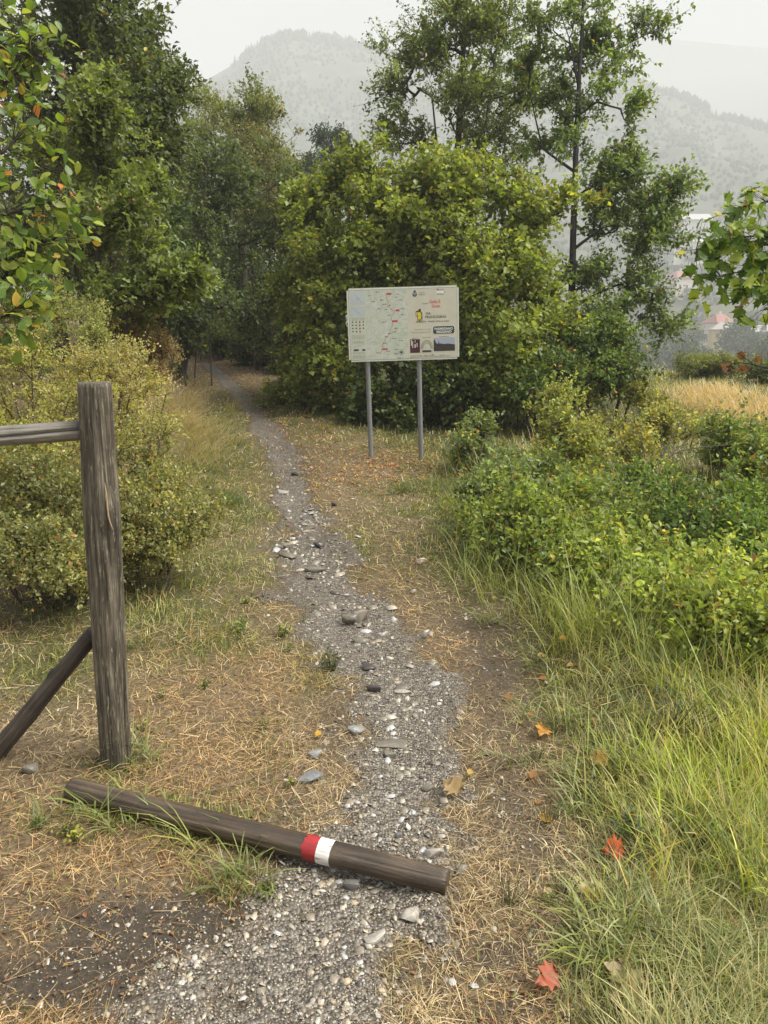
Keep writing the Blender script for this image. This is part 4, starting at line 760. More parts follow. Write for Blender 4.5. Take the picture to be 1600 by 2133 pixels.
def rock(px, py, wpx, hpx, col, label, yaw=0.0, name='stone', seed=0, slab=False):
    r2 = np.random.default_rng(seed + int(px)); g = G(px, py + hpx * .35); g[2] = max(g[2], float(path_z(g[:1], g[1:2])[0])); wpx *= 1.12; hpx *= 1.25; dep = to_px(g)[2]; w_ = wpx * dep / F_PX / 2; h_ = hpx * dep / F_PX * .85
    import bmesh
    bm = bmesh.new(); n_ = 15
    for i in range(n_):
        c_ = norm(r2.normal(size=3)) * r2.uniform(.72, 1.05); c_[2] = np.clip(c_[2] * 1.3, -.8, r2.uniform(.45, .7)); c_[0] *= 1.15; bm.verts.new(c_)
    h_out = bmesh.ops.convex_hull(bm, input=bm.verts); bmesh.ops.delete(bm, geom=[v for v in bm.verts if not v.link_faces], context='VERTS'); bmesh.ops.bevel(bm, geom=bm.edges[:], offset=.02, segments=1, affect='EDGES'); bmesh.ops.triangulate(bm, faces=bm.faces[:]); bm.verts.index_update()
    V = np.array([v.co for v in bm.verts]); Fc = np.array([[q.index for q in f.verts] for f in bm.faces]); bm.free()
    V = V / np.abs(V).max(0) * np.array([w_, w_ * .7, h_ * .55]); C = np.array(col) * r2.uniform(.85, 1.15, (len(V), 1))
    o = link(name, mesh_np(name, V, Fc, C), M_STONE); o.location = (g[0], g[1], g[2] + h_ * .36); o.rotation_euler = (r2.normal(0, .08), r2.normal(0, .08), yaw); return tag(o, label, 'stone')
gy1, gy2, dk, pale = (.15, .135, .11), (.18, .16, .13), (.045, .04, .04), (.30, .275, .24)
rock(750, 1290, 36, 30, gy2, 'larger squared brown-grey rock of the pair in mid path', .5, 'rock')
rock(727, 1297, 34, 26, gy1, 'smaller tilted grey rock leaning against the larger mid-path rock', -.4, 'rock')
rock(880, 1323, 28, 18, pale, 'pale flat-topped block on the right side of the path by the bank', .3)
rock(752, 1341, 34, 11, gy1, 'flat brown slab just below the rock pair', .1)
rock(765, 1396, 38, 12, dk, 'dark wet slab lying lengthwise in the path above the next dark stone', .05)
rock(780, 1440, 32, 16, dk, 'dark wedge-shaped stone beside two thin flat slabs', -.5)
rock(836, 1440, 36, 9, gy1, 'thin grey slab lying over a paler one right of the dark wedge', .3)
rock(838, 1448, 34, 8, pale, 'pale thin slab tucked under the grey one', .1)
rock(657, 1570, 30, 18, (.20, .21, .20), 'blue-grey angular stone in dry grass left of the path', .2)
rock(640, 1618, 60, 14, (.16, .165, .17), 'broad flat blue-grey stone half buried at the left edge of the path', .2)
rock(820, 1560, 70, 8, gy1, 'long thin stick-like slab lying across the path', .15)
rock(812, 1580, 26, 14, gy1, 'squat grey stone just below the long thin slab', 0)
rock(893, 1648, 26, 12, gy1, 'brown-grey stone near the curled dead leaf', 0)
rock(905, 1780, 40, 18, pale, 'pale streaked stone right above the fallen pole', .3)
rock(962, 1812, 26, 16, gy2, 'round greyish stone beside the right end of the pole', .3)
rock(735, 1855, 38, 20, (.13, .125, .12), 'dark rounded stone below the pole, in the gravel', .1)
rock(856, 1912, 50, 14, pale, 'smooth pale oval stone in the gravel below the pole', .1)
rock(780, 1962, 44, 14, pale, 'pale elongated stone in the foreground gravel', .5)
rock(615, 990, 18, 8, dk, 'small black lump on the narrow stretch of path', 0)
rock(695, 1051, 14, 9, dk, 'black lump standing alone on the short turf right of the narrow path', 0)
rock(588, 1030, 26, 6, pale, 'pale thin stone at the left edge of the narrow path', 0)
rock(600, 1142, 24, 14, gy2, 'pale tilted stone at the left edge of the rubble', .5)
rock(664, 1140, 22, 14, dk, 'dark stone at the top right of the rubble', 0)
rock(660, 1190, 44, 14, gy1, 'dark-shadowed stone in the middle of the rubble heap', .2)
rock(597, 1162, 40, 10, gy1, 'flat slab below the pale tilted stone', .1)
rock(878, 1168, 22, 12, (.5, .42, .38), 'pinkish pale stone on the grass right of the path', .1)
rock(862, 1232, 14, 10, pale, 'small pale stone on the dry turf above the right bank', .1)
rock(740, 1520, 36, 18, (.22, .22, .21), 'grey angular stone at the left rim of the gravel', .6)
rock(67, 1600, 34, 20, gy1, 'grey stone in the grass left of the fence post', .6)
rock(832, 1750, 18, 12, (.12, .12, .13), 'small dark cube-like stone right above the pole', .6)

# fallen leaves
def gleaf(px, py, T, col, L_, label, group=None, nz=(0, -.3, 1), dz=.02):
    g = G(px, py); me = leaf_data(T, [col], L_)[0]; o = bpy.data.objects.new('fallen_leaf', me); COL.objects.link(o)
    a = rng.uniform(0, 6.28); d = Vector((math.cos(a), math.sin(a), .15)); b_ = d.cross(Vector(nz)).normalized(); d.normalize(); n_ = b_.cross(d)
    M = Matrix((b_, d, n_)).transposed().to_4x4(); M.translation = Vector(g) + Vector((0, 0, dz)); o.matrix_basis = M; return tag(o, label, 'leaf', group)
gleaf(965, 1665, MP, (.42, .30, .15), .10, 'large curled tan dead leaf on the right edge of the path', nz=(.3, -.9, .7), dz=.03)
gleaf(1300, 1785, MP, (.50, .10, .03), .085, 'bright red fallen leaf in the grass on the right', nz=(0, -.7, .7), dz=.04)
gleaf(1160, 2040, MP, (.50, .16, .10), .08, 'pinkish red fallen leaf near the lower right', nz=(0, -.7, .7), dz=.03)
gleaf(1135, 1525, MP, (.55, .28, .06), .09, 'orange fallen leaf on straw right of the path', nz=(0, -.7, .7), dz=.03)
gleaf(1215, 1865, OV, (.50, .32, .04), .09, 'yellow-orange fallen leaf right of the pole end', nz=(0, -.7, .7), dz=.03)
gleaf(838, 1838, MP, (.50, .36, .03), .075, 'yellow leaf caught beneath the fallen pole', nz=(0, -.95, .4), dz=.025)
gleaf(657, 1545, OV, (.55, .33, .04), .05, 'small yellow leaf just above the blue-grey angular stone', nz=(0, -.7, .7))
gleaf(1290, 2090, MP, (.40, .32, .17), .12, 'big withered beige leaf at the bottom edge, right', nz=(-.2, -.7, .7), dz=.04)
gleaf(1350, 2110, MP, (.42, .32, .15), .10, 'crumpled tan leaf at the bottom edge beside the big beige one', nz=(.2, -.7, .7), dz=.03)
gleaf(1155, 1725, OV, (.55, .33, .08), .06, 'orange leaf between two dry patches on the right', nz=(0, -.7, .7))
gleaf(1270, 1605, MP, (.50, .28, .05), .08, 'dull orange leaf among grass stems on the right', nz=(0, -.7, .7), dz=.04)
gleaf(1180, 1345, OV, (.5, .28, .05), .06, 'small orange leaf in the long grass on the right', nz=(0, -.7, .7), dz=.05)
gleaf(625, 1197, OV, (.60, .33, .03), .05, 'orange-yellow leaf on the rubble of the path', nz=(0, -.7, .7))
gleaf(217, 1510, OV, (.42, .46, .18), .06, 'pale green leaf on the grass left of the post', nz=(0, -.7, .7))
for i in range(70):
    a, b, sa, sb = [(760, 1000, 90, 25), (850, 1000, 70, 20), (470, 780, 40, 14), (640, 870, 50, 40), (1100, 1500, 80, 200), (600, 1050, 120, 60)][rng.integers(6)]
    gleaf(a + rng.normal(0, sa), b + rng.normal(0, sb), OV, random.choice([(.50, .36, .10), (.42, .22, .08), (.50, .40, .20), (.35, .16, .06)]), rng.uniform(.035, .06), 'small yellow or brown fallen leaf strewn on the turf', 'small fallen leaves on the turf', nz=(0, -.4, .8))
LB = []
for (a, b, sa, sb, cn) in [(470, 775, 40, 16, 500), (540, 820, 45, 25, 500), (620, 880, 50, 30, 500), (780, 985, 110, 22, 700), (850, 950, 70, 22, 500), (430, 757, 20, 6, 160), (700, 930, 90, 30, 300)]: LB.append(GM(a + rng.normal(0, sa, cn), b + rng.normal(0, sb, cn)))
LB = np.concatenate(LB); nl = len(LB); ll = rng.uniform(.022, .05, nl); lt_ = Acc()
lt_.add(*put_leaves(LB + np.array([0, 0, .02]), rvec(nl) * np.array([1, 1, .3]), rvec(nl) * .5 + np.array([0, -.2, 1]), ll, ll * .6, pal([(.34, .17, .08), (.42, .24, .12), (.22, .12, .07), (.48, .33, .14), (.28, .11, .06)], nl), T_FOLD))
tag(lt_.build('leaf_litter', M_LEAF), 'reddish-brown leaf litter strewn along the far trail and before the board', 'leaf litter', kind='stuff')
# little leafy weeds
def weed(px, py, n, L_, hgt, cols, label, T=T_ROUND, group=None):
    g = G(px, py); a_ = Acc(); tips = g + np.stack([rng.normal(0, hgt * .35, n), rng.normal(0, hgt * .35, n), rng.uniform(.3, 1, n) * hgt], -1)
    a_.add(*put_leaves(tips, rvec(n) + np.array([0, 0, .3]), rvec(n) * .6 + np.array([0, -.2, 1]), L_ * rng.uniform(.6, 1.2, n), L_ * .6 * rng.uniform(.7, 1.1, n), pal(cols, n), T))
    rt = empty('weed_plant', g, label, 'plant', group); a_.build('foliage', M_LEAF, rt, g)
    s_ = Acc(); s_.add(*tubes(np.tile(g - np.array([0, 0, .02]), (n, 1)), tips, np.full(n, .0018), np.full(n, .0008), np.tile(np.array([.09, .1, .04]), (n, 1)), 3)); s_.build('stem', M_BARK, rt, g)
gd_ = [(.05, .09, .025), (.08, .13, .03), (.06, .11, .04)]
weed(1310, 1760, 60, .03, .10, gd_, 'dark green leafy weed left of the red fallen leaf')
weed(1455, 1770, 80, .022, .12, [(.16, .22, .05), (.10, .16, .04)], 'round feathery green weed among the tall bright grass')
weed(690, 1400, 60, .022, .10, [(.09, .11, .03), (.13, .14, .05)], 'small dark tufted weed at the left rim of the path')
weed(1280, 1340, 30, .03, .16, [(.40, .42, .06), (.30, .34, .05)], 'yellow-leaved sapling weed on the right slope')
weed(160, 1755, 24, .02, .04, [(.42, .44, .08)], 'tiny yellow-green sprout near the left end of the pole')
weed(1520, 1355, 40, .05, .10, [(.45, .45, .08), (.25, .3, .06)], 'broad yellow-leaved weed below the right brambles')
weed(500, 1320, 60, .025, .07, [(.26, .30, .09), (.16, .2, .06)], 'pale leafy weed patch in the left turf, beyond the post')
weed(590, 1325, 50, .025, .06, [(.30, .32, .10), (.16, .2, .06)], 'pale leafy weed patch touching the left side of the path')
weed(1400, 1520, 50, .02, .20, [(.08, .13, .09), (.12, .17, .11)], 'grey-green upright weed in the right grass')
weed(960, 950, 70, .05, .22, [(.16, .21, .14), (.12, .17, .09)], 'silvery-leaved weed beside the right board post')
for i in range(34):
    t_ = i / 33; weed(1000 + 560 * t_ + rng.normal(0, 45), 1130 + 230 * t_ + rng.normal(0, 30), int(rng.integers(24, 60)), rng.uniform(.025, .05), rng.uniform(.10, .30), [[(.14, .20, .05), (.22, .28, .06)], [(.30, .33, .08), (.2, .26, .05)], [(.10, .15, .05), (.16, .2, .08)]][i % 3], 'leafy green weed at the ragged front edge of the brambles', T_FOLD, 'weeds along the front of the brambles')
for i in range(26): weed([rng.uniform(20, 640), rng.uniform(60, 640), rng.uniform(1120, 1400)][i % 3], rng.uniform(1250, 1900), int(rng.integers(14, 34)), rng.uniform(.012, .024), rng.uniform(.02, .05), [[(.13, .17, .05), (.2, .24, .07)], [(.30, .32, .10), (.2, .22, .07)]][i % 2], 'tiny low green weed rosette in the dry turf', T_ROUND, 'tiny weeds in the dry turf')
for i in range(16): weed(1210 + rng.normal(0, 70), 1750 + rng.normal(0, 200), 22, .012, .10, [(.12, .08, .05), (.16, .11, .06), (.08, .07, .04)], 'thin brown dried weed standing in the dry strip right of the path', group='dried weeds in the dry strip')
a_ = Acc(); polytube(a_, [G(1240, 1835) + (0, 0, .01), G(1300, 1820) + (0, 0, .03), G(1375, 1770) + (0, 0, .05)], .004, .002, np.array([.07, .05, .045]))
tag(a_.build('twig', M_BARK), 'curved dark fallen twig below the red leaf', 'twig')
a_ = Acc(); polytube(a_, [G(430, 1655) + (0, 0, .01), G(510, 1640) + (0, 0, .02), G(570, 1600) + (0, 0, .012)], .003, .0015, np.array([.16, .12, .08]))
tag(a_.build('twig', M_BARK), 'long thin crooked twig on dead grass above the fallen pole', 'twig')

# ------------------------------------------------------------------ fence and pole
def log_mesh(name, L_, rf, cols=None, nu=40, nv=70, bumps=(), grooves=(), rough=.02, seed=1, bend=0.0):
    """log along local +Z from 0 to L_; rf(t) radius; bumps (t, ang, amp, wt, wa); grooves (ang, depth, width, t0, t1)"""
    r2 = np.random.default_rng(seed); off = r2.uniform(0, 50); u = np.linspace(0, 2 * math.pi, nu, endpoint=False); t = np.linspace(0, 1, nv); T_, U_ = np.meshgrid(t, u, indexing='ij')
    R = rf(T_) * (1 + rough * 2 * fbm(np.cos(U_) * 1.6 + off, T_ * 5 + np.sin(U_) * 1.6, 3) + rough * 1.1 * fbm(U_ * 5 + off, T_ * 1.5, 9))
    da = lambda a: (U_ - a + math.pi) % (2 * math.pi) - math.pi
    for bt, ba, am, wt, wa in bumps: R = R + am * np.exp(-((T_ - bt) / wt) ** 2 - (da(ba) / wa) ** 2)
    for ga, gd, gw, g0, g1 in grooves:
        wob = ga + .10 * np.sin(T_ * 9 + off); R = R - gd * np.exp(-(da(wob) / gw) ** 2) * sm(g0 - .03, g0 + .03, T_) * (1 - sm(g1 - .03, g1 + .03, T_))
    edge = 1 - .05 * (np.exp(-T_ / .006) + np.exp(-(1 - T_) / .006)); R = R * edge
    V = np.stack([R * np.cos(U_) + bend * np.sin(T_ * math.pi), R * np.sin(U_), T_ * L_], -1).reshape(-1, 3); idx = np.arange(nu * nv).reshape(nv, nu); nx = np.roll(idx, -1, 1)
    Fc = [tuple(q) for q in np.stack([idx[:-1], nx[:-1], nx[1:], idx[1:]], -1).reshape(-1, 4)]
    V = [tuple(v) for v in V]; V += [(0, 0, .0), (0, 0, L_)]; n = nu * nv
    for j in range(nu): Fc.append((n, int(nx[0, j]), int(idx[0, j]))); Fc.append((n + 1, int(idx[-1, j]), int(nx[-1, j])))
    me = bpy.data.meshes.new(name); me.from_pydata(V, [], Fc); me.polygons.foreach_set('use_smooth', np.ones(len(Fc), dtype=bool)); me.update()
    for p_ in me.polygons[-2 * nu:]: p_.use_smooth = False
    return me
def aim(o, A, B, root=None, xhint=(0, 0, 1)):
    A, B = Vector(A), Vector(B); z_ = (B - A).normalized(); x_ = Vector(xhint); x_ = (x_ - z_ * x_.dot(z_)).normalized(); y_ = z_.cross(x_)
    M = Matrix((x_, y_, z_)).transposed().to_4x4(); M.translation = A - (root.location if root else Vector()); o.matrix_basis = M
M_POST = wood_mat('weathered_post_wood', [(.30, (.008, .007, .005)), (.44, (.055, .045, .033)), (.57, (.14, .12, .09)), (.75, (.34, .31, .26))], streak=(.34, .32, .20), sx=48, sz=2.0, rough=.72)
M_RAIL = wood_mat('weathered_rail_wood', [(.25, (.04, .036, .03)), (.48, (.20, .185, .16)), (.75, (.46, .44, .40))], sx=40, sz=1.5, rough=.6)
M_BRACE = wood_mat('old_brace_wood', [(.25, (.016, .012, .010)), (.5, (.06, .048, .038)), (.8, (.16, .14, .12))], sx=34, sz=2, rough=.7)
M_POLE = wood_mat('wet_pole_wood', [(.25, (.014, .009, .006)), (.48, (.058, .040, .026)), (.62, (.11, .08, .053)), (.80, (.26, .20, .14))], sx=22, sz=1.1, rough=.36, spec=.6)
pb = G(240, 1588); YP = pb[1]; k = F_PX / to_px(pb)[2]
ptop = WY(197, 797, YP - .0); pbase = pb + np.array([0, 0, -.12]); dP = to_px(pb)[2]
fence = empty('wooden_fence', pb, 'old weathered wooden fence end with one rail and a slanting brace', 'fence')
Lp = float(np.linalg.norm(ptop - pbase)); rpost = 32.5 * np.linalg.norm(ptop - EYE) / F_PX * .98
rf = lambda t: np.interp(t, [0, .35, .62, .72, .85, 1], [.0625, .0665, .0705, .0720, .0655, .0640]) * (rpost / .064)
po = link('post', log_mesh('post', Lp, rf, bumps=[(.70, -1.1 + .6, .012, .05, .5), (.66, -1.2, -.010, .03, .22)], grooves=[(-.25, .016, .09, -.1, .55), (-1.45, .005, .05, .5, 1.1), (-2.1, .004, .05, .1, .9), (-1.05, .008, .06, .6, .74), (-.8, .004, .04, 0, .5)], nu=72, nv=110, rough=.03, seed=4), M_POST, fence)
aim(po, pbase, ptop, fence, (1, 0, 0))
# bare splinter by the knot
sp_ = Acc(); q = polyline([WY(218, 1005, YP - rpost * 1.0), WY(223, 1040, YP - rpost * 1.05), WY(225, 1080, YP - rpost * 1.06), WY(236, 1104, YP - rpost * 1.0)], 9)
rr = np.array([.001, .0022, .003, .0032, .003, .003, .0026, .002, .001]); sp_.add(*tubes(q[:-1], q[1:], rr[:-1], rr[1:], np.tile(np.array([.36, .27, .17]), (8, 1)), 6)); sp_.build('splinter', M_BARK, fence, pb)
rA = WY(172, 896, YP + .01); rB = W(-420, 938, dP * .86)
Lr = float(np.linalg.norm(rB - rA)); rr_ = 19.2 * np.linalg.norm(rA - EYE) / F_PX
ra = link('rail', log_mesh('rail', Lr, lambda t: rr_ * (1 + 0 * t), grooves=[(0, .016, .16, -.2, 1.2), (.8, .003, .1, .1, .9)], nu=56, nv=60, rough=.03, seed=6), M_RAIL, fence); aim(ra, rA, rB, fence, (0, -1, .05))
bA = WY(196, 1318, YP + .04); bB = WY(-190, 1800, YP + .02); bB[2] = max(bB[2], -.4)
Lb = float(np.linalg.norm(bB - bA)); rb_ = 16.8 * np.linalg.norm(bA - EYE) / F_PX
bo = link('brace', log_mesh('brace', Lb, lambda t: rb_ * (.95 + .25 * t), bumps=[(.18, math.pi - .6, .010, .02, .5), (.33, .3, .006, .04, .5)], grooves=[(-1.4, .010, .12, .0, .8), (-.6, .006, .08, .2, 1.1), (-2.2, .007, .07, .1, .9)], nu=48, nv=70, rough=.07, seed=9), M_BRACE, fence); aim(bo, bA, bB, fence, (1, 0, 1))
# fallen pole with the waymark
def pole_pt(pxl, pyb, rad_px):
    g = G(pxl, pyb); dep = to_px(g)[2]; rad = rad_px * dep / F_PX; return g + np.array([0, 0, rad * .9]), rad
PA, ra_ = pole_pt(150, 1662, 23.5); PB, rb2 = pole_pt(932, 1857, 26)
Lq = float(np.linalg.norm(PB - PA)); pole = empty('barrier_pole', PA, 'round wet brown pole fallen across the path with a red and white band', 'pole')
rfp = lambda t: ra_ + (rb2 - ra_) * t
lo = link('log', log_mesh('log', Lq, rfp, bumps=[(.77, 1.2, .004, .02, .5)], grooves=[(1.0, .005, .06, .05, .5), (1.6, .004, .05, .3, .62), (.7, .004, .05, .72, .98), (2.2, .004, .05, .1, .8), (.2, .004, .06, .0, .6), (-.5, .004, .06, .4, .95)], nu=56, nv=120, rough=.012, seed=12), M_POLE, pole); aim(lo, PA, PB, pole)
def band(name, t0, t1, j0, j1, mat):
    nu, nv = 56, 8; u = np.linspace(0, 2 * math.pi, nu, endpoint=False); V = []
    e0 = t0 + j0 * np.interp(np.arange(nu), np.arange(0, nu + 1, 2), rng.normal(0, 1, nu // 2 + 1)); e1 = t1 + j1 * np.interp(np.arange(nu), np.arange(0, nu + 1, 2), rng.normal(0, 1, nu // 2 + 1))
    for i in range(nv):
        f = i / (nv - 1); t = e0 * (1 - f) + e1 * f; rad = rfp(t) + .0011; rad = rad * (1 + .012 * 2 * fbm(np.cos(u) * 1.6, t * 5, 3))
        V += [(a, b, c) for a, b, c in zip(rad * np.cos(u), rad * np.sin(u), t * Lq)]
    idx = np.arange(nu * nv).reshape(nv, nu); nx = np.roll(idx, -1, 1); Fc = np.stack([idx[:-1], nx[:-1], nx[1:], idx[1:]], -1).reshape(-1, 4)
    o = link(name, mesh_np(name, np.array(V), Fc, None, True), mat, pole); aim(o, PA, PB, pole); return o
def paint(name, c1, c2):
    m, nt = newmat(name); L = nt.links.new; p = N(nt, 'ShaderNodeBsdfPrincipled'); out = N(nt, 'ShaderNodeOutputMaterial'); tc = N(nt, 'ShaderNodeTexCoord'); mp = N(nt, 'ShaderNodeMapping'); mp.inputs['Scale'].default_value = (60, 60, 12)
    n1 = N(nt, 'ShaderNodeTexNoise'); n1.inputs['Scale'].default_value = 1.5; n1.inputs['Detail'].default_value = 8; n1.inputs['Roughness'].default_value = .7; L(tc.outputs['Object'], mp.inputs[0]); L(mp.outputs[0], n1.inputs['Vector'])
    r = ramp(nt, [(.30, (.05, .04, .03)), (.40, c2), (.6, c1)]); L(n1.outputs[0], r.inputs[0]); L(r.outputs[0], p.inputs['Base Color']); p.inputs['Roughness'].default_value = .45
    bp = N(nt, 'ShaderNodeBump'); bp.inputs['Strength'].default_value = .5; bp.inputs['Distance'].default_value = .003; L(n1.outputs[0], bp.inputs['Height']); L(bp.outputs[0], p.inputs['Normal']); L(p.outputs[0], out.inputs[0]); return m
band('red_band', .6585, .6915, .0035, .0008, paint('red_paint', (.36, .018, .022), (.22, .02, .02)))['label'] = 'worn red paint band'
band('white_band', .6930, .7270, .0008, .0009, paint('white_paint', (.78, .77, .74), (.55, .53, .50)))['label'] = 'cracked white paint band'

# ------------------------------------------------------------------ information board
sbase = G(828, 955); SD = to_px(sbase)[2]; kx = SD / F_PX
board = empty('information_board', sbase, 'white framed trail map and information board on two grey metal posts', 'signboard'); board.rotation_euler = (0, math.radians(-1.75), math.radians(0))
# local frame: x right, z up, y away; board picture size in px of the photograph at 1600 wide
def sx(p): return (p - 832) * kx       # p: px in unrotated board frame
_q0, _q1 = WY(842, 751, sbase[1]), WY(835, 598.5, sbase[1]); zb = _q0[2] - sbase[2]; kb = to_px(_q0)[2] / F_PX; BHt = _q1[2] - _q0[2]; BW = 228 * kb
XC = (WY(842, 751, sbase[1])[0] - sbase[0]) * 1.0 + zb * math.sin(math.radians(1.75))
def box(name, x0, x1, y0, y1, z0, z1, mat, parent, bevel=0.0):
    import bmesh
    bm = bmesh.new(); bmesh.ops.create_cube(bm, size=1)
    for v in bm.verts: v.co = Vector(((x0 + x1) / 2 + v.co.x * (x1 - x0), (y0 + y1) / 2 + v.co.y * (y1 - y0), (z0 + z1) / 2 + v.co.z * (z1 - z0)))
    if bevel: bmesh.ops.bevel(bm, geom=[e for e in bm.edges if abs((e.verts[0].co - e.verts[1].co).y) > abs((e.verts[0].co - e.verts[1].co).x) + abs((e.verts[0].co - e.verts[1].co).z)], offset=bevel, segments=4, affect='EDGES')
    me = bpy.data.meshes.new(name); bm.to_mesh(me); bm.free(); return link(name, me, mat, parent)
X0 = XC - BW / 2; X1 = X0 + BW; Z0 = zb; Z1 = zb + BHt; YF = -.045   # front face y
M_ZINC = plain('galvanised_steel', (.23, .24, .25), .5, .3); M_FRAME = plain('cream_board_edge', (.66, .68, .60), .4); M_INK = plain('dark_ink', (.05, .055, .05), .5)
M_BEIGE = plain('beige_print', (.58, .555, .46), .4); M_RED = plain('red_ink', (.50, .05, .06), .5); M_WHITE = plain('white_ink', (.75, .75, .72), .5); M_BLUE = plain('blue_ink', (.03, .04, .16), .5)
M_YEL = plain('yellow_ink', (.62, .52, .06), .5); M_PINK = plain('pink_ink', (.60, .24, .18), .5); M_GREY = plain('grey_ink', (.26, .27, .26), .5)
for s_, xp in ((0, 777), (1, 881)):
    xx = sx(xp) + 3 * kx * 0; me = bpy.data.meshes.new('post'); a_ = Acc(); n_ = 12; q = np.array([[xx, 0, -.15 + (Z0 + .9 * BHt + .15) * i / (n_ - 1)] for i in range(n_)])
    a_.add(*tubes(q[:-1], q[1:], np.full(n_ - 1, .0285), np.full(n_ - 1, .0285), np.tile(np.array([.2, .2, .2]), (n_ - 1, 1)), 16)); a_.build('post', M_ZINC, board, smooth=True)
panel = box('panel', X0, X1, YF, YF + .022, Z0, Z1, M_FRAME, board, 4 * kx)
# printed map sheet
m, nt = newmat('map_print'); L = nt.links.new; p = N(nt, 'ShaderNodeBsdfPrincipled'); out = N(nt, 'ShaderNodeOutputMaterial'); tc = N(nt, 'ShaderNodeTexCoord')
n1 = N(nt, 'ShaderNodeTexNoise'); n1.inputs['Scale'].default_value = 13; n1.inputs['Detail'].default_value = 5; L(tc.outputs['Object'], n1.inputs['Vector'])
n2 = N(nt, 'ShaderNodeTexNoise'); n2.inputs['Scale'].default_value = 5; n2.inputs['Detail'].default_value = 3; L(tc.outputs['Object'], n2.inputs['Vector'])
r = ramp(nt, [(.42, (.55, .57, .51)), (.49, (.52, .545, .49)), (.50, (.34, .36, .32)), (.51, (.52, .545, .49)), (.62, (.58, .59, .53))]); L(n1.outputs[0], r.inputs[0])
r2_ = ramp(nt, [(.35, (.92, .98, .9)), (.6, (1, 1, 1)), (.75, (.95, 1.0, .96))]); L(n2.outputs[0], r2_.inputs[0]); mu = N(nt, 'ShaderNodeMixRGB', blend_type='MULTIPLY'); mu.inputs[0].default_value = 1; L(r.outputs[0], mu.inputs[1]); L(r2_.outputs[0], mu.inputs[2])
L(mu.outputs[0], p.inputs['Base Color']); p.inputs['Roughness'].default_value = .4; L(p.outputs[0], out.inputs[0]); M_MAP = m
# print coordinates: u 0..1 across, v 0..1 down the board
def UV(u, v): return X0 + u * BW, Z1 - v * BHt
layer = [0]
def flat(name, polys, mat, lift, parent=panel):
    V = []; Fc = []; yy = YF - lift
    for pl in polys:
        b0 = len(V); V += [(*[UV(u, v)[0]], yy, UV(u, v)[1]) for u, v in pl]; Fc.append(tuple(range(b0, b0 + len(pl))))
    me = bpy.data.meshes.new(name); me.from_pydata(V, [], Fc); me.update(); return link(name, me, mat, parent)
def rc(u0, v0, u1, v1): return [(u0, v1), (u1, v1), (u1, v0), (u0, v0)]
def line(u0, v0, u1, v1, t):
    asp = BHt / BW; du, dv = (u1 - u0), (v1 - v0) * asp; l = math.hypot(du, dv) + 1e-9; nu_, nv_ = -dv / l * t, du / l * t / asp; return [(u0 - nu_, v0 - nv_), (u1 - nu_, v1 - nv_), (u1 + nu_, v1 + nv_), (u0 + nu_, v0 + nv_)]
flat('map_sheet', [rc(.02, .035, .54, .972)], M_MAP, .0010); flat('beige_sheet', [rc(.5405, .035, .981, .972)], M_BEIGE, .0010)
flat('border_line', [rc(.014, .024, .986, .030), rc(.014, .976, .986, .982), rc(.014, .030, .017, .976), rc(.983, .030, .986, .976)], M_GREY, .0014)
M_INSET = plain('pale_blue_print', (.48, .52, .55), .4); M_LEG = plain('legend_print', (.54, .58, .48), .4)
flat('legend_column', [rc(.022, .04, .165, .968)], M_LEG, .0016)
flat('inset_map', [rc(.034, .05, .158, .225), rc(.034, .245, .158, .375)], M_INSET, .0022)
def words(u0, u1, v, h, seed=0, gap=.35):
    r2 = random.Random(seed); out_ = []; u = u0
    while u < u1:
        w_ = r2.uniform(.006, .02); out_.append(rc(u, v, min(u + w_, u1), v + h)); u += w_ + .004 + gap * .006
    return out_
fp = []
for i, v in enumerate([.395, .41, .425]): fp += words(.036, .155, v, .006, i)
for i, v in enumerate([.63, .648, .663, .678, .715, .73]): fp += words(.036, .15, v, .006, 10 + i)
for i, v in enumerate([.87, .884, .91, .922, .934, .946]): fp += words(.036, .15, v, .005, 20 + i)
fp += [line(.04, .80, .09, .775, .0012), line(.09, .775, .15, .765, .0012), line(.04, .75, .075, .74, .0012), line(.075, .74, .15, .745, .0012), line(.048, .26, .13, .37, .0012), line(.07, .08, .14, .20, .0012), line(.085, .14, .11, .15, .0014)]
flat('legend_text', fp, M_GREY, .0026)
flat('legend_symbol', [rc(.038 + .032 * i, .445 + .043 * j, .038 + .032 * i + .012, .445 + .043 * j + .018) for i in range(4) for j in range(4) if not (i == 3 and j == 3)], M_INK, .0028)
flat('red_symbol', [rc(.102, .445 + .043 * j + .02, .116, .445 + .043 * j + .025) for j in range(4)] + [rc(.102, .574, .114, .592)], M_RED, .0032)
flat('logo_strip', [rc(.045, .825, .09, .85)], M_INK, .0030); flat('blue_flag', [rc(.122, .825, .15, .852)], M_BLUE, .0030)
flat('flag_star', [rc(.136 + .007 * math.cos(a) - .0008, .8385 + .009 * math.sin(a) - .0012, .136 + .007 * math.cos(a) + .0008, .8385 + .009 * math.sin(a) + .0012) for a in np.arange(12) * math.pi / 6], M_YEL, .0034)
route = [(.345, .085), (.355, .14), (.372, .20), (.365, .25), (.385, .28), (.40, .305), (.425, .315), (.415, .35), (.395, .40), (.39, .43), (.405, .47), (.40, .52), (.385, .57), (.37, .63), (.345, .67), (.335, .70), (.32, .74), (.31, .77), (.305, .79), (.32, .825), (.30, .84), (.285, .90)]
flat('trail_line', [line(*a, *b, .0013) for a, b in zip(route[:-1], route[1:])], M_RED, .0016)
flat('place_tag', [rc(.355, .075, .40, .10), rc(.435, .30, .468, .325), rc(.40, .445, .45, .47), rc(.30, .825, .355, .845), rc(.375, .235, .388, .25)], M_RED, .0022)
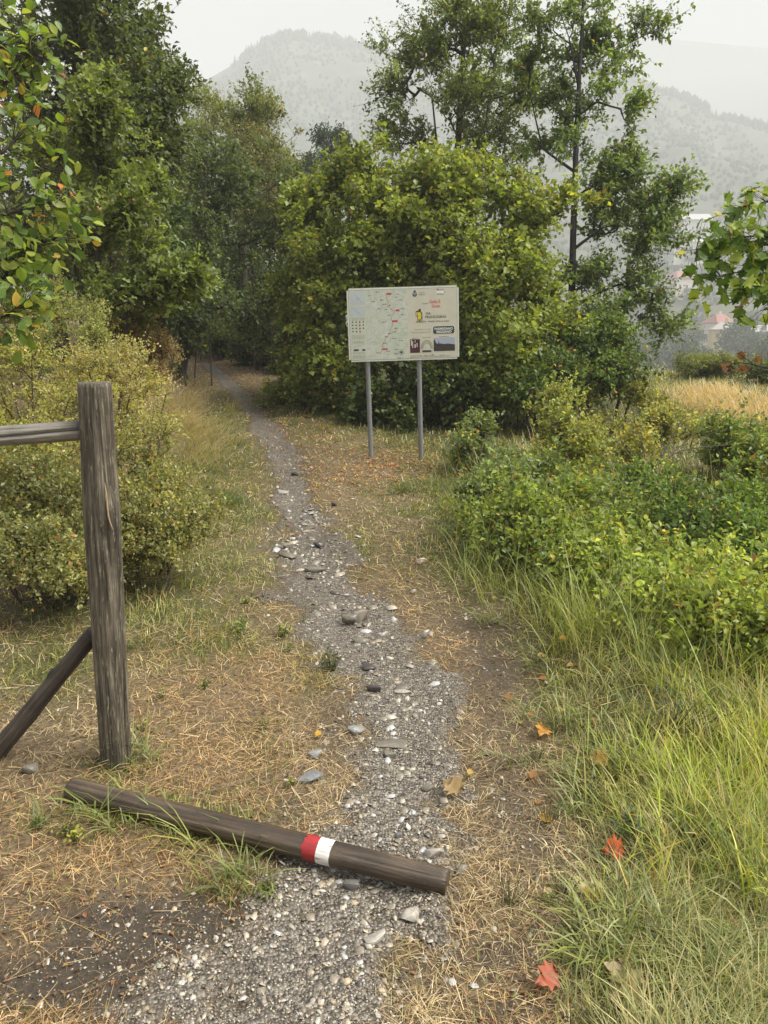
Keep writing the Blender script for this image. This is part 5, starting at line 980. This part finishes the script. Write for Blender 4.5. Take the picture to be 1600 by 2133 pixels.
tw_ = [(.26, .055), (.19, .10), (.30, .16), (.22, .18), (.32, .22), (.44, .09), (.43, .13), (.47, .17), (.27, .28), (.33, .29), (.36, .37), (.48, .29), (.48, .37), (.31, .46), (.42, .55), (.40, .60), (.36, .62), (.33, .66), (.40, .69), (.31, .75), (.46, .72), (.34, .86), (.25, .88), (.42, .84), (.41, .90), (.44, .96)]
flat('place_name', sum([words(a, a + .032, b, .009, i + 40) for i, (a, b) in enumerate(tw_)], []), M_INK, .0024)
flat('compass_rose', [[(.475 + .030 * math.cos(a), .885 + .044 * math.sin(a)), (.475 + .007 * math.cos(a + .35), .885 + .010 * math.sin(a + .35)), (.475, .885), (.475 + .007 * math.cos(a - .35), .885 + .010 * math.sin(a - .35))] for a in np.arange(8) * math.pi / 4], M_INK, .0024)
flat('compass_dot', [rc(.475 + .026 * math.cos(a + .39) - .003, .885 + .038 * math.sin(a + .39) - .004, .475 + .026 * math.cos(a + .39) + .003, .885 + .038 * math.sin(a + .39) + .004) for a in np.arange(8) * math.pi / 4], M_INK, .0024)
FONT = bpy.data.curves
def text(name, s_, u, v, h, mat, lift=.003, width=None, align='LEFT', shear=0, bold=0):
    cu = bpy.data.curves.new(name, 'FONT'); cu.body = s_; cu.size = 1; cu.shear = shear; cu.offset = bold; cu.align_x = 'LEFT'
    tmp = bpy.data.objects.new(name, cu); COL.objects.link(tmp); bpy.context.view_layer.update(); dg = bpy.context.evaluated_depsgraph_get(); me = bpy.data.meshes.new_from_object(tmp.evaluated_get(dg)); bpy.data.objects.remove(tmp)
    V = np.zeros(len(me.vertices) * 3); me.vertices.foreach_get('co', V); V = V.reshape(-1, 3); mn, mxx = V.min(0), V.max(0); asp = BHt / BW
    hh = h * BHt; sc_ = hh / max(mxx[1] - mn[1], 1e-6); wx = (width * BW / (mxx[0] - mn[0])) if width else sc_
    xo, zo = UV(u, v); V2 = np.stack([xo + (V[:, 0] - mn[0]) * wx, np.full(len(V), YF - lift), zo - hh + (V[:, 1] - mn[1]) * sc_], -1)
    me.vertices.foreach_set('co', V2.astype(np.float32).ravel()); me.update(); me.materials.clear(); me.materials.append(mat); o = bpy.data.objects.new(name, me); COL.objects.link(o); o.parent = panel; return o
text('title_text', 'VIA', .70, .35, .030, M_INK, width=.048, bold=.012); text('title_text', 'FRANCIGENA', .70, .400, .031, M_INK, width=.188, bold=.012)
flat('title_rule', [rc(.70, .389, .89, .3915)], M_GREY, .003)
text('subtitle_text', 'FIDENZA - PASSO DELLA CISA', .615, .466, .020, M_INK, width=.297, bold=.006)
text('town_text', 'Comune', .645, .078, .014, M_INK, width=.05, shear=.3); text('town_text', 'di Berceto', .645, .103, .014, M_INK, width=.058, shear=.3)
text('project_text', 'Progetto', .672, .222, .022, M_INK, width=.056, shear=.35)
text('red_lettering', 'Gusta &', .738, .180, .05, M_PINK, width=.10, bold=.03); text('red_lettering', 'Gusta', .758, .243, .045, M_PINK, width=.075, bold=.03)
text('italian_line', 'Sei nella terra del', .60, .57, .020, M_GREY, width=.14); text('english_line', 'You are in the land of', .567, .607, .021, M_GREY, width=.178)
def rrect(u0, v0, u1, v1, ru, rv, n=5):
    P_ = []
    for cx_, cy_, a0 in ((u1 - ru, v0 + rv, -90), (u1 - ru, v1 - rv, 0), (u0 + ru, v1 - rv, 90), (u0 + ru, v0 + rv, 180)):
        for i in range(n + 1): a = math.radians(a0 + 90 * i / n); P_.append((cx_ + ru * math.cos(a), cy_ + rv * math.sin(a)))
    return P_[::-1]
flat('badge_rim', [rrect(.762, .538, .962, .655, .018, .028)], M_WHITE, .0022); flat('badge', [rrect(.766, .544, .958, .649, .016, .026)], M_INK, .0030)
text('badge_text', 'PARMIGIANO', .780, .562, .034, M_WHITE, .0038, width=.163, bold=.03); text('badge_text', 'REGGIANO', .797, .604, .034, M_WHITE, .0038, width=.135, bold=.03)
# town crest
def ell(u, v, ru, rv, n=20): return [(u + ru * math.cos(-a), v + rv * math.sin(-a)) for a in np.arange(n) * 2 * math.pi / n]
flat('crest_wreath', [ell(.607, .104, .020, .034)], M_INK, .002); flat('crest_shield', [[(.594, .083), (.620, .083), (.620, .105), (.607, .125), (.594, .105)][::-1]], plain('crest_blue', (.30, .38, .5), .5), .0028); flat('crest_crown', [rc(.598, .052, .617, .070)], M_INK, .0028); flat('crest_bar', [rc(.600, .098, .614, .109)], M_INK, .0034)
flat('sponsor_mark', [rc(.805, .043, .822, .062), ], M_RED, .002); flat('sponsor_mark', [rc(.826, .048, .842, .062), rc(.845, .046, .865, .060), rc(.872, .072, .878, .095), rc(.805, .105, .822, .122), rc(.828, .103, .842, .122), rc(.846, .112, .866, .124)], M_GREY, .002)
flat('sponsor_panel', [rc(.80, .068, .866, .100)], M_WHITE, .002)
# pilgrim emblem: yellow figure, dark hood, staff, bundle on the shoulder
flat('pilgrim_outline', [[(.628, .33), (.640, .315), (.652, .32), (.662, .34), (.672, .37), (.668, .43), (.660, .45), (.664, .482), (.650, .486), (.642, .46), (.636, .486), (.622, .482), (.628, .45), (.626, .40), (.612, .40), (.612, .34), (.622, .325)][::-1]], M_INK, .0022)
flat('pilgrim_figure', [[(.632, .345), (.645, .345), (.660, .355), (.664, .40), (.658, .445), (.630, .447), (.632, .40), (.630, .37)][::-1], rc(.616, .345, .628, .392), rc(.628, .455, .638, .478), rc(.648, .455, .658, .478)], M_YEL, .0030)
flat('pilgrim_hood', [ell(.650, .318, .010, .020)], M_INK, .0034); flat('pilgrim_staff', [rc(.668, .35, .6715, .465)], M_INK, .0034)
# three printed pictures
M_D1 = plain('maroon_photo', (.07, .02, .03), .5); M_D2 = plain('dusk_ground', (.045, .038, .035), .5); M_D3 = plain('dusk_sky', (.38, .42, .52), .5)
flat('forest_picture', [rc(.556, .712, .645, .90)], M_D1, .002); flat('picture_light', [rc(.565, .72, .572, .80), rc(.577, .74, .583, .83), rc(.597, .78, .606, .83), rc(.616, .765, .622, .82), rc(.600, .72, .604, .76)], M_WHITE, .0028)
flat('arch_picture', [rc(.652, .705, .762, .902)], M_BEIGE, .002)
arc = []
for k_, (ra1) in enumerate([.052, .044, .036]):
    for i in range(14):
        a, b_ = math.pi * i / 14, math.pi * (i + 1) / 14; arc.append(line(.707 + ra1 * math.cos(a), .85 - ra1 * 2.3 * math.sin(a), .707 + ra1 * math.cos(b_), .85 - ra1 * 2.3 * math.sin(b_), .0016))
flat('arch_line', arc, M_INK, .0028); flat('arch_table', [rc(.665, .868, .748, .895)], M_INK, .0030)
flat('landscape_sky', [rc(.770, .700, .962, .885)], M_D3, .002)
flat('landscape_ground', [[(.770, .885), (.962, .885), (.962, .80), (.90, .785), (.86, .79), (.83, .78), (.80, .785), (.79, .765), (.778, .72), (.770, .735)], [(.810, .79), (.822, .79), (.816, .735)]], M_D2, .0028)
flat('caption_text', words(.575, .625, .695, .006, 70) + words(.67, .74, .69, .006, 71) + words(.82, .905, .685, .006, 72) + words(.75, .765, .925, .008, 73, 0) + words(.556, .66, .950 - .012, .006, 74) + words(.68, .78, .938, .006, 75) + words(.556, .68, .955, .006, 76) + words(.69, .81, .955, .006, 77) + words(.825, .87, .938, .006, 78) + words(.825, .915, .953, .006, 79) + [rc(.818, .93, .8193, .962)], M_INK, .0024)
for u_, v_ in ((.03, .018), (.97, .018), (.03, .988), (.97, .988)): pass

# ------------------------------------------------------------------ valley town
def town_z(px, py, dist):
    d = raydir(px, py); h = math.hypot(d[0], d[1]); q = EYE + d * (dist / h); return q
M_GLASS = plain('window_glass_dark', (.05, .06, .07), .2)
def house(px, py_top, px0, px1, dist, wall_h, roof_h, depth_, wallc, roofc, rot, label, wins=(3, 2), py_eave=None, hip=True, chim=True):
    """px0..px1 width and py_eave the eave line in the picture; stands at the given distance"""
    c0 = town_z((px0 + px1) / 2, py_eave, dist); wd = (px1 - px0) * dist / F_PX; base = np.array([c0[0], c0[1] + depth_ / 2, c0[2] - wall_h])
    gz_ = Hs(base[0], base[1]); root = empty('house', (base[0], base[1], min(base[2], gz_)), label, 'house'); root.rotation_euler[2] = rot
    zf = base[2] - root.location.z; mw = plain('wall_' + str(int(px)), wallc, .8); mr_ = plain('roof_' + str(int(px)), roofc, .7)
    w2, d2 = wd / 2 * .94, depth_ / 2; box('wall', -w2, w2, -d2, d2, -1.5, zf + wall_h, mw, root)
    W2, D2 = wd / 2 * 1.04, depth_ / 2 + .5; z_ = zf + wall_h; rl = W2 * (.35 if hip else 1.0)
    V = [(-W2, -D2, z_), (W2, -D2, z_), (W2, D2, z_), (-W2, D2, z_), (-rl, 0, z_ + roof_h), (rl, 0, z_ + roof_h)]; V += [(a, b, c + .02 - .25) for a, b, c in V[:4]]
    me = bpy.data.meshes.new('roof'); me.from_pydata(V, [], [(0, 1, 5, 4), (1, 2, 5), (2, 3, 4, 5), (3, 0, 4), (6, 7, 1, 0), (7, 8, 2, 1), (8, 9, 3, 2), (9, 6, 0, 3), (9, 8, 7, 6)]); me.update(); rf_ = link('roof', me, mr_, root)
    if chim: box('chimney', -rl * .3, -rl * .3 + .8, -.4, .4, z_ + roof_h * .6, z_ + roof_h + 1.0, mw, rf_)
    nx, nz = wins
    for i in range(nx):
        for j in range(nz):
            xw = -w2 + (i + .5) * 2 * w2 / nx; zw = z_ - (j + .55) * wall_h / nz; o = box('window', xw - .55, xw + .55, -d2 - .06, -d2 + .05, zw - .7, zw + .7, M_GLASS, root); box('sill', xw - .7, xw + .7, -d2 - .22, -d2 - .001, zw - .85, zw - .72, mw, o)
    return root
house(1385, 705, 1350, 1418, 250, 5.0, 4.6, 9, (.52, .47, .40), (.27, .105, .09), .15, 'pale house with pinkish red hipped roof low in the valley, left of the maple', (3, 1), 730)
house(1525, 680, 1497, 1555, 270, 7, 2.4, 9, (.60, .44, .16), (.30, .28, .27), -.25, 'yellow two-storey house with a balcony under the maple leaves', (3, 2), 686)
house(1590, 680, 1556, 1640, 285, 7, 2.0, 10, (.50, .50, .50), (.34, .33, .33), .1, 'grey-white house right of the yellow one at the right edge', (3, 2), 690, chim=False)
house(1510, 655, 1488, 1530, 300, 6, 3.0, 9, (.62, .55, .48), (.29, .11, .09), .2, 'house with a red roof just above the yellow house', (3, 1), 672)
house(1425, 555, 1402, 1450, 385, 7, 3.2, 10, (.62, .55, .50), (.28, .11, .10), .3, 'red-roofed house higher up the slope between oak and maple', (3, 1), 578)
house(1455, 445, 1425, 1480, 470, 8, 3.5, 10, (.6, .6, .58), (.42, .42, .42), 0, 'faint broad-gabled chalet high in the mist', (4, 1), 457, hip=False, chim=False)
house(1445, 500, 1405, 1475, 430, 6, 2.5, 10, (.6, .6, .58), (.44, .43, .42), .1, 'long pale building in mist below the chalet', (5, 1), 503, chim=False)
house(1560, 735, 1520, 1600, 240, 5, 2, 9, (.6, .6, .58), (.45, .45, .45), -.1, 'low white building half hidden below the yellow house', (4, 1), 758, chim=False)
# trees of the valley, three meshes shared
tv = []
for kq in range(3):
    a_ = Acc(); cl_ = rvec(26) * rng.uniform(.4, 1, (26, 1)) ** .5 * np.array([4.2, 4.2, 3.6]) + np.array([0, 0, 6.2]); n = 1500
    P = cl_[rng.integers(26, size=n)] + rvec(n) * rng.uniform(.3, 1.5, (n, 1)); Ls = rng.uniform(.5, .9, n)
    a_.add(*put_leaves(P, rvec(n), rvec(n) + np.array([0, 0, .8]), Ls, Ls * .8, pal([(.045, .07, .035), (.07, .10, .045), (.09, .12, .05)], n), T_FOLD)); me = mesh_np('crown', np.concatenate(a_.V), np.concatenate(a_.F), np.concatenate(a_.C)); me.materials.append(M_FAR)
    b_ = Acc(); q = np.array([[0, 0, -1.5], [.1, 0, 2], [0, .2, 5], [.2, 0, 8]]); b_.add(*tubes(q[:-1], q[1:], np.array([.35, .28, .2]), np.array([.28, .2, .1]), np.tile(BARK, (3, 1)), 6)); mt = mesh_np('trunk', np.concatenate(b_.V), np.concatenate(b_.F), np.concatenate(b_.C)); mt.materials.append(M_BARK); tv.append((me, mt))
for i in range(64):
    pxx = rng.uniform(1330, 1700); dist = rng.uniform(170, 460) if i > 16 else rng.uniform(150, 260)
    d = raydir(pxx, 700); a = math.atan2(d[0], d[1]); x, y = dist * math.sin(a), dist * math.cos(a)
    rt = empty('valley_tree', (x, y, Hs(x, y)), 'hazy rounded green tree among the valley houses', 'tree', 'trees among the valley houses'); s_ = rng.uniform(.55, 1.15); rt.scale = (s_, s_, s_ * rng.uniform(.9, 1.2)); rt.rotation_euler[2] = rng.uniform(0, 6)
    me, mt = tv[rng.integers(3)]; link('crown', me, None, rt); link('trunk', mt, None, rt)
tot = sum(len(o.data.polygons) for o in COL.objects if o.type == 'MESH'); print('faces', tot)
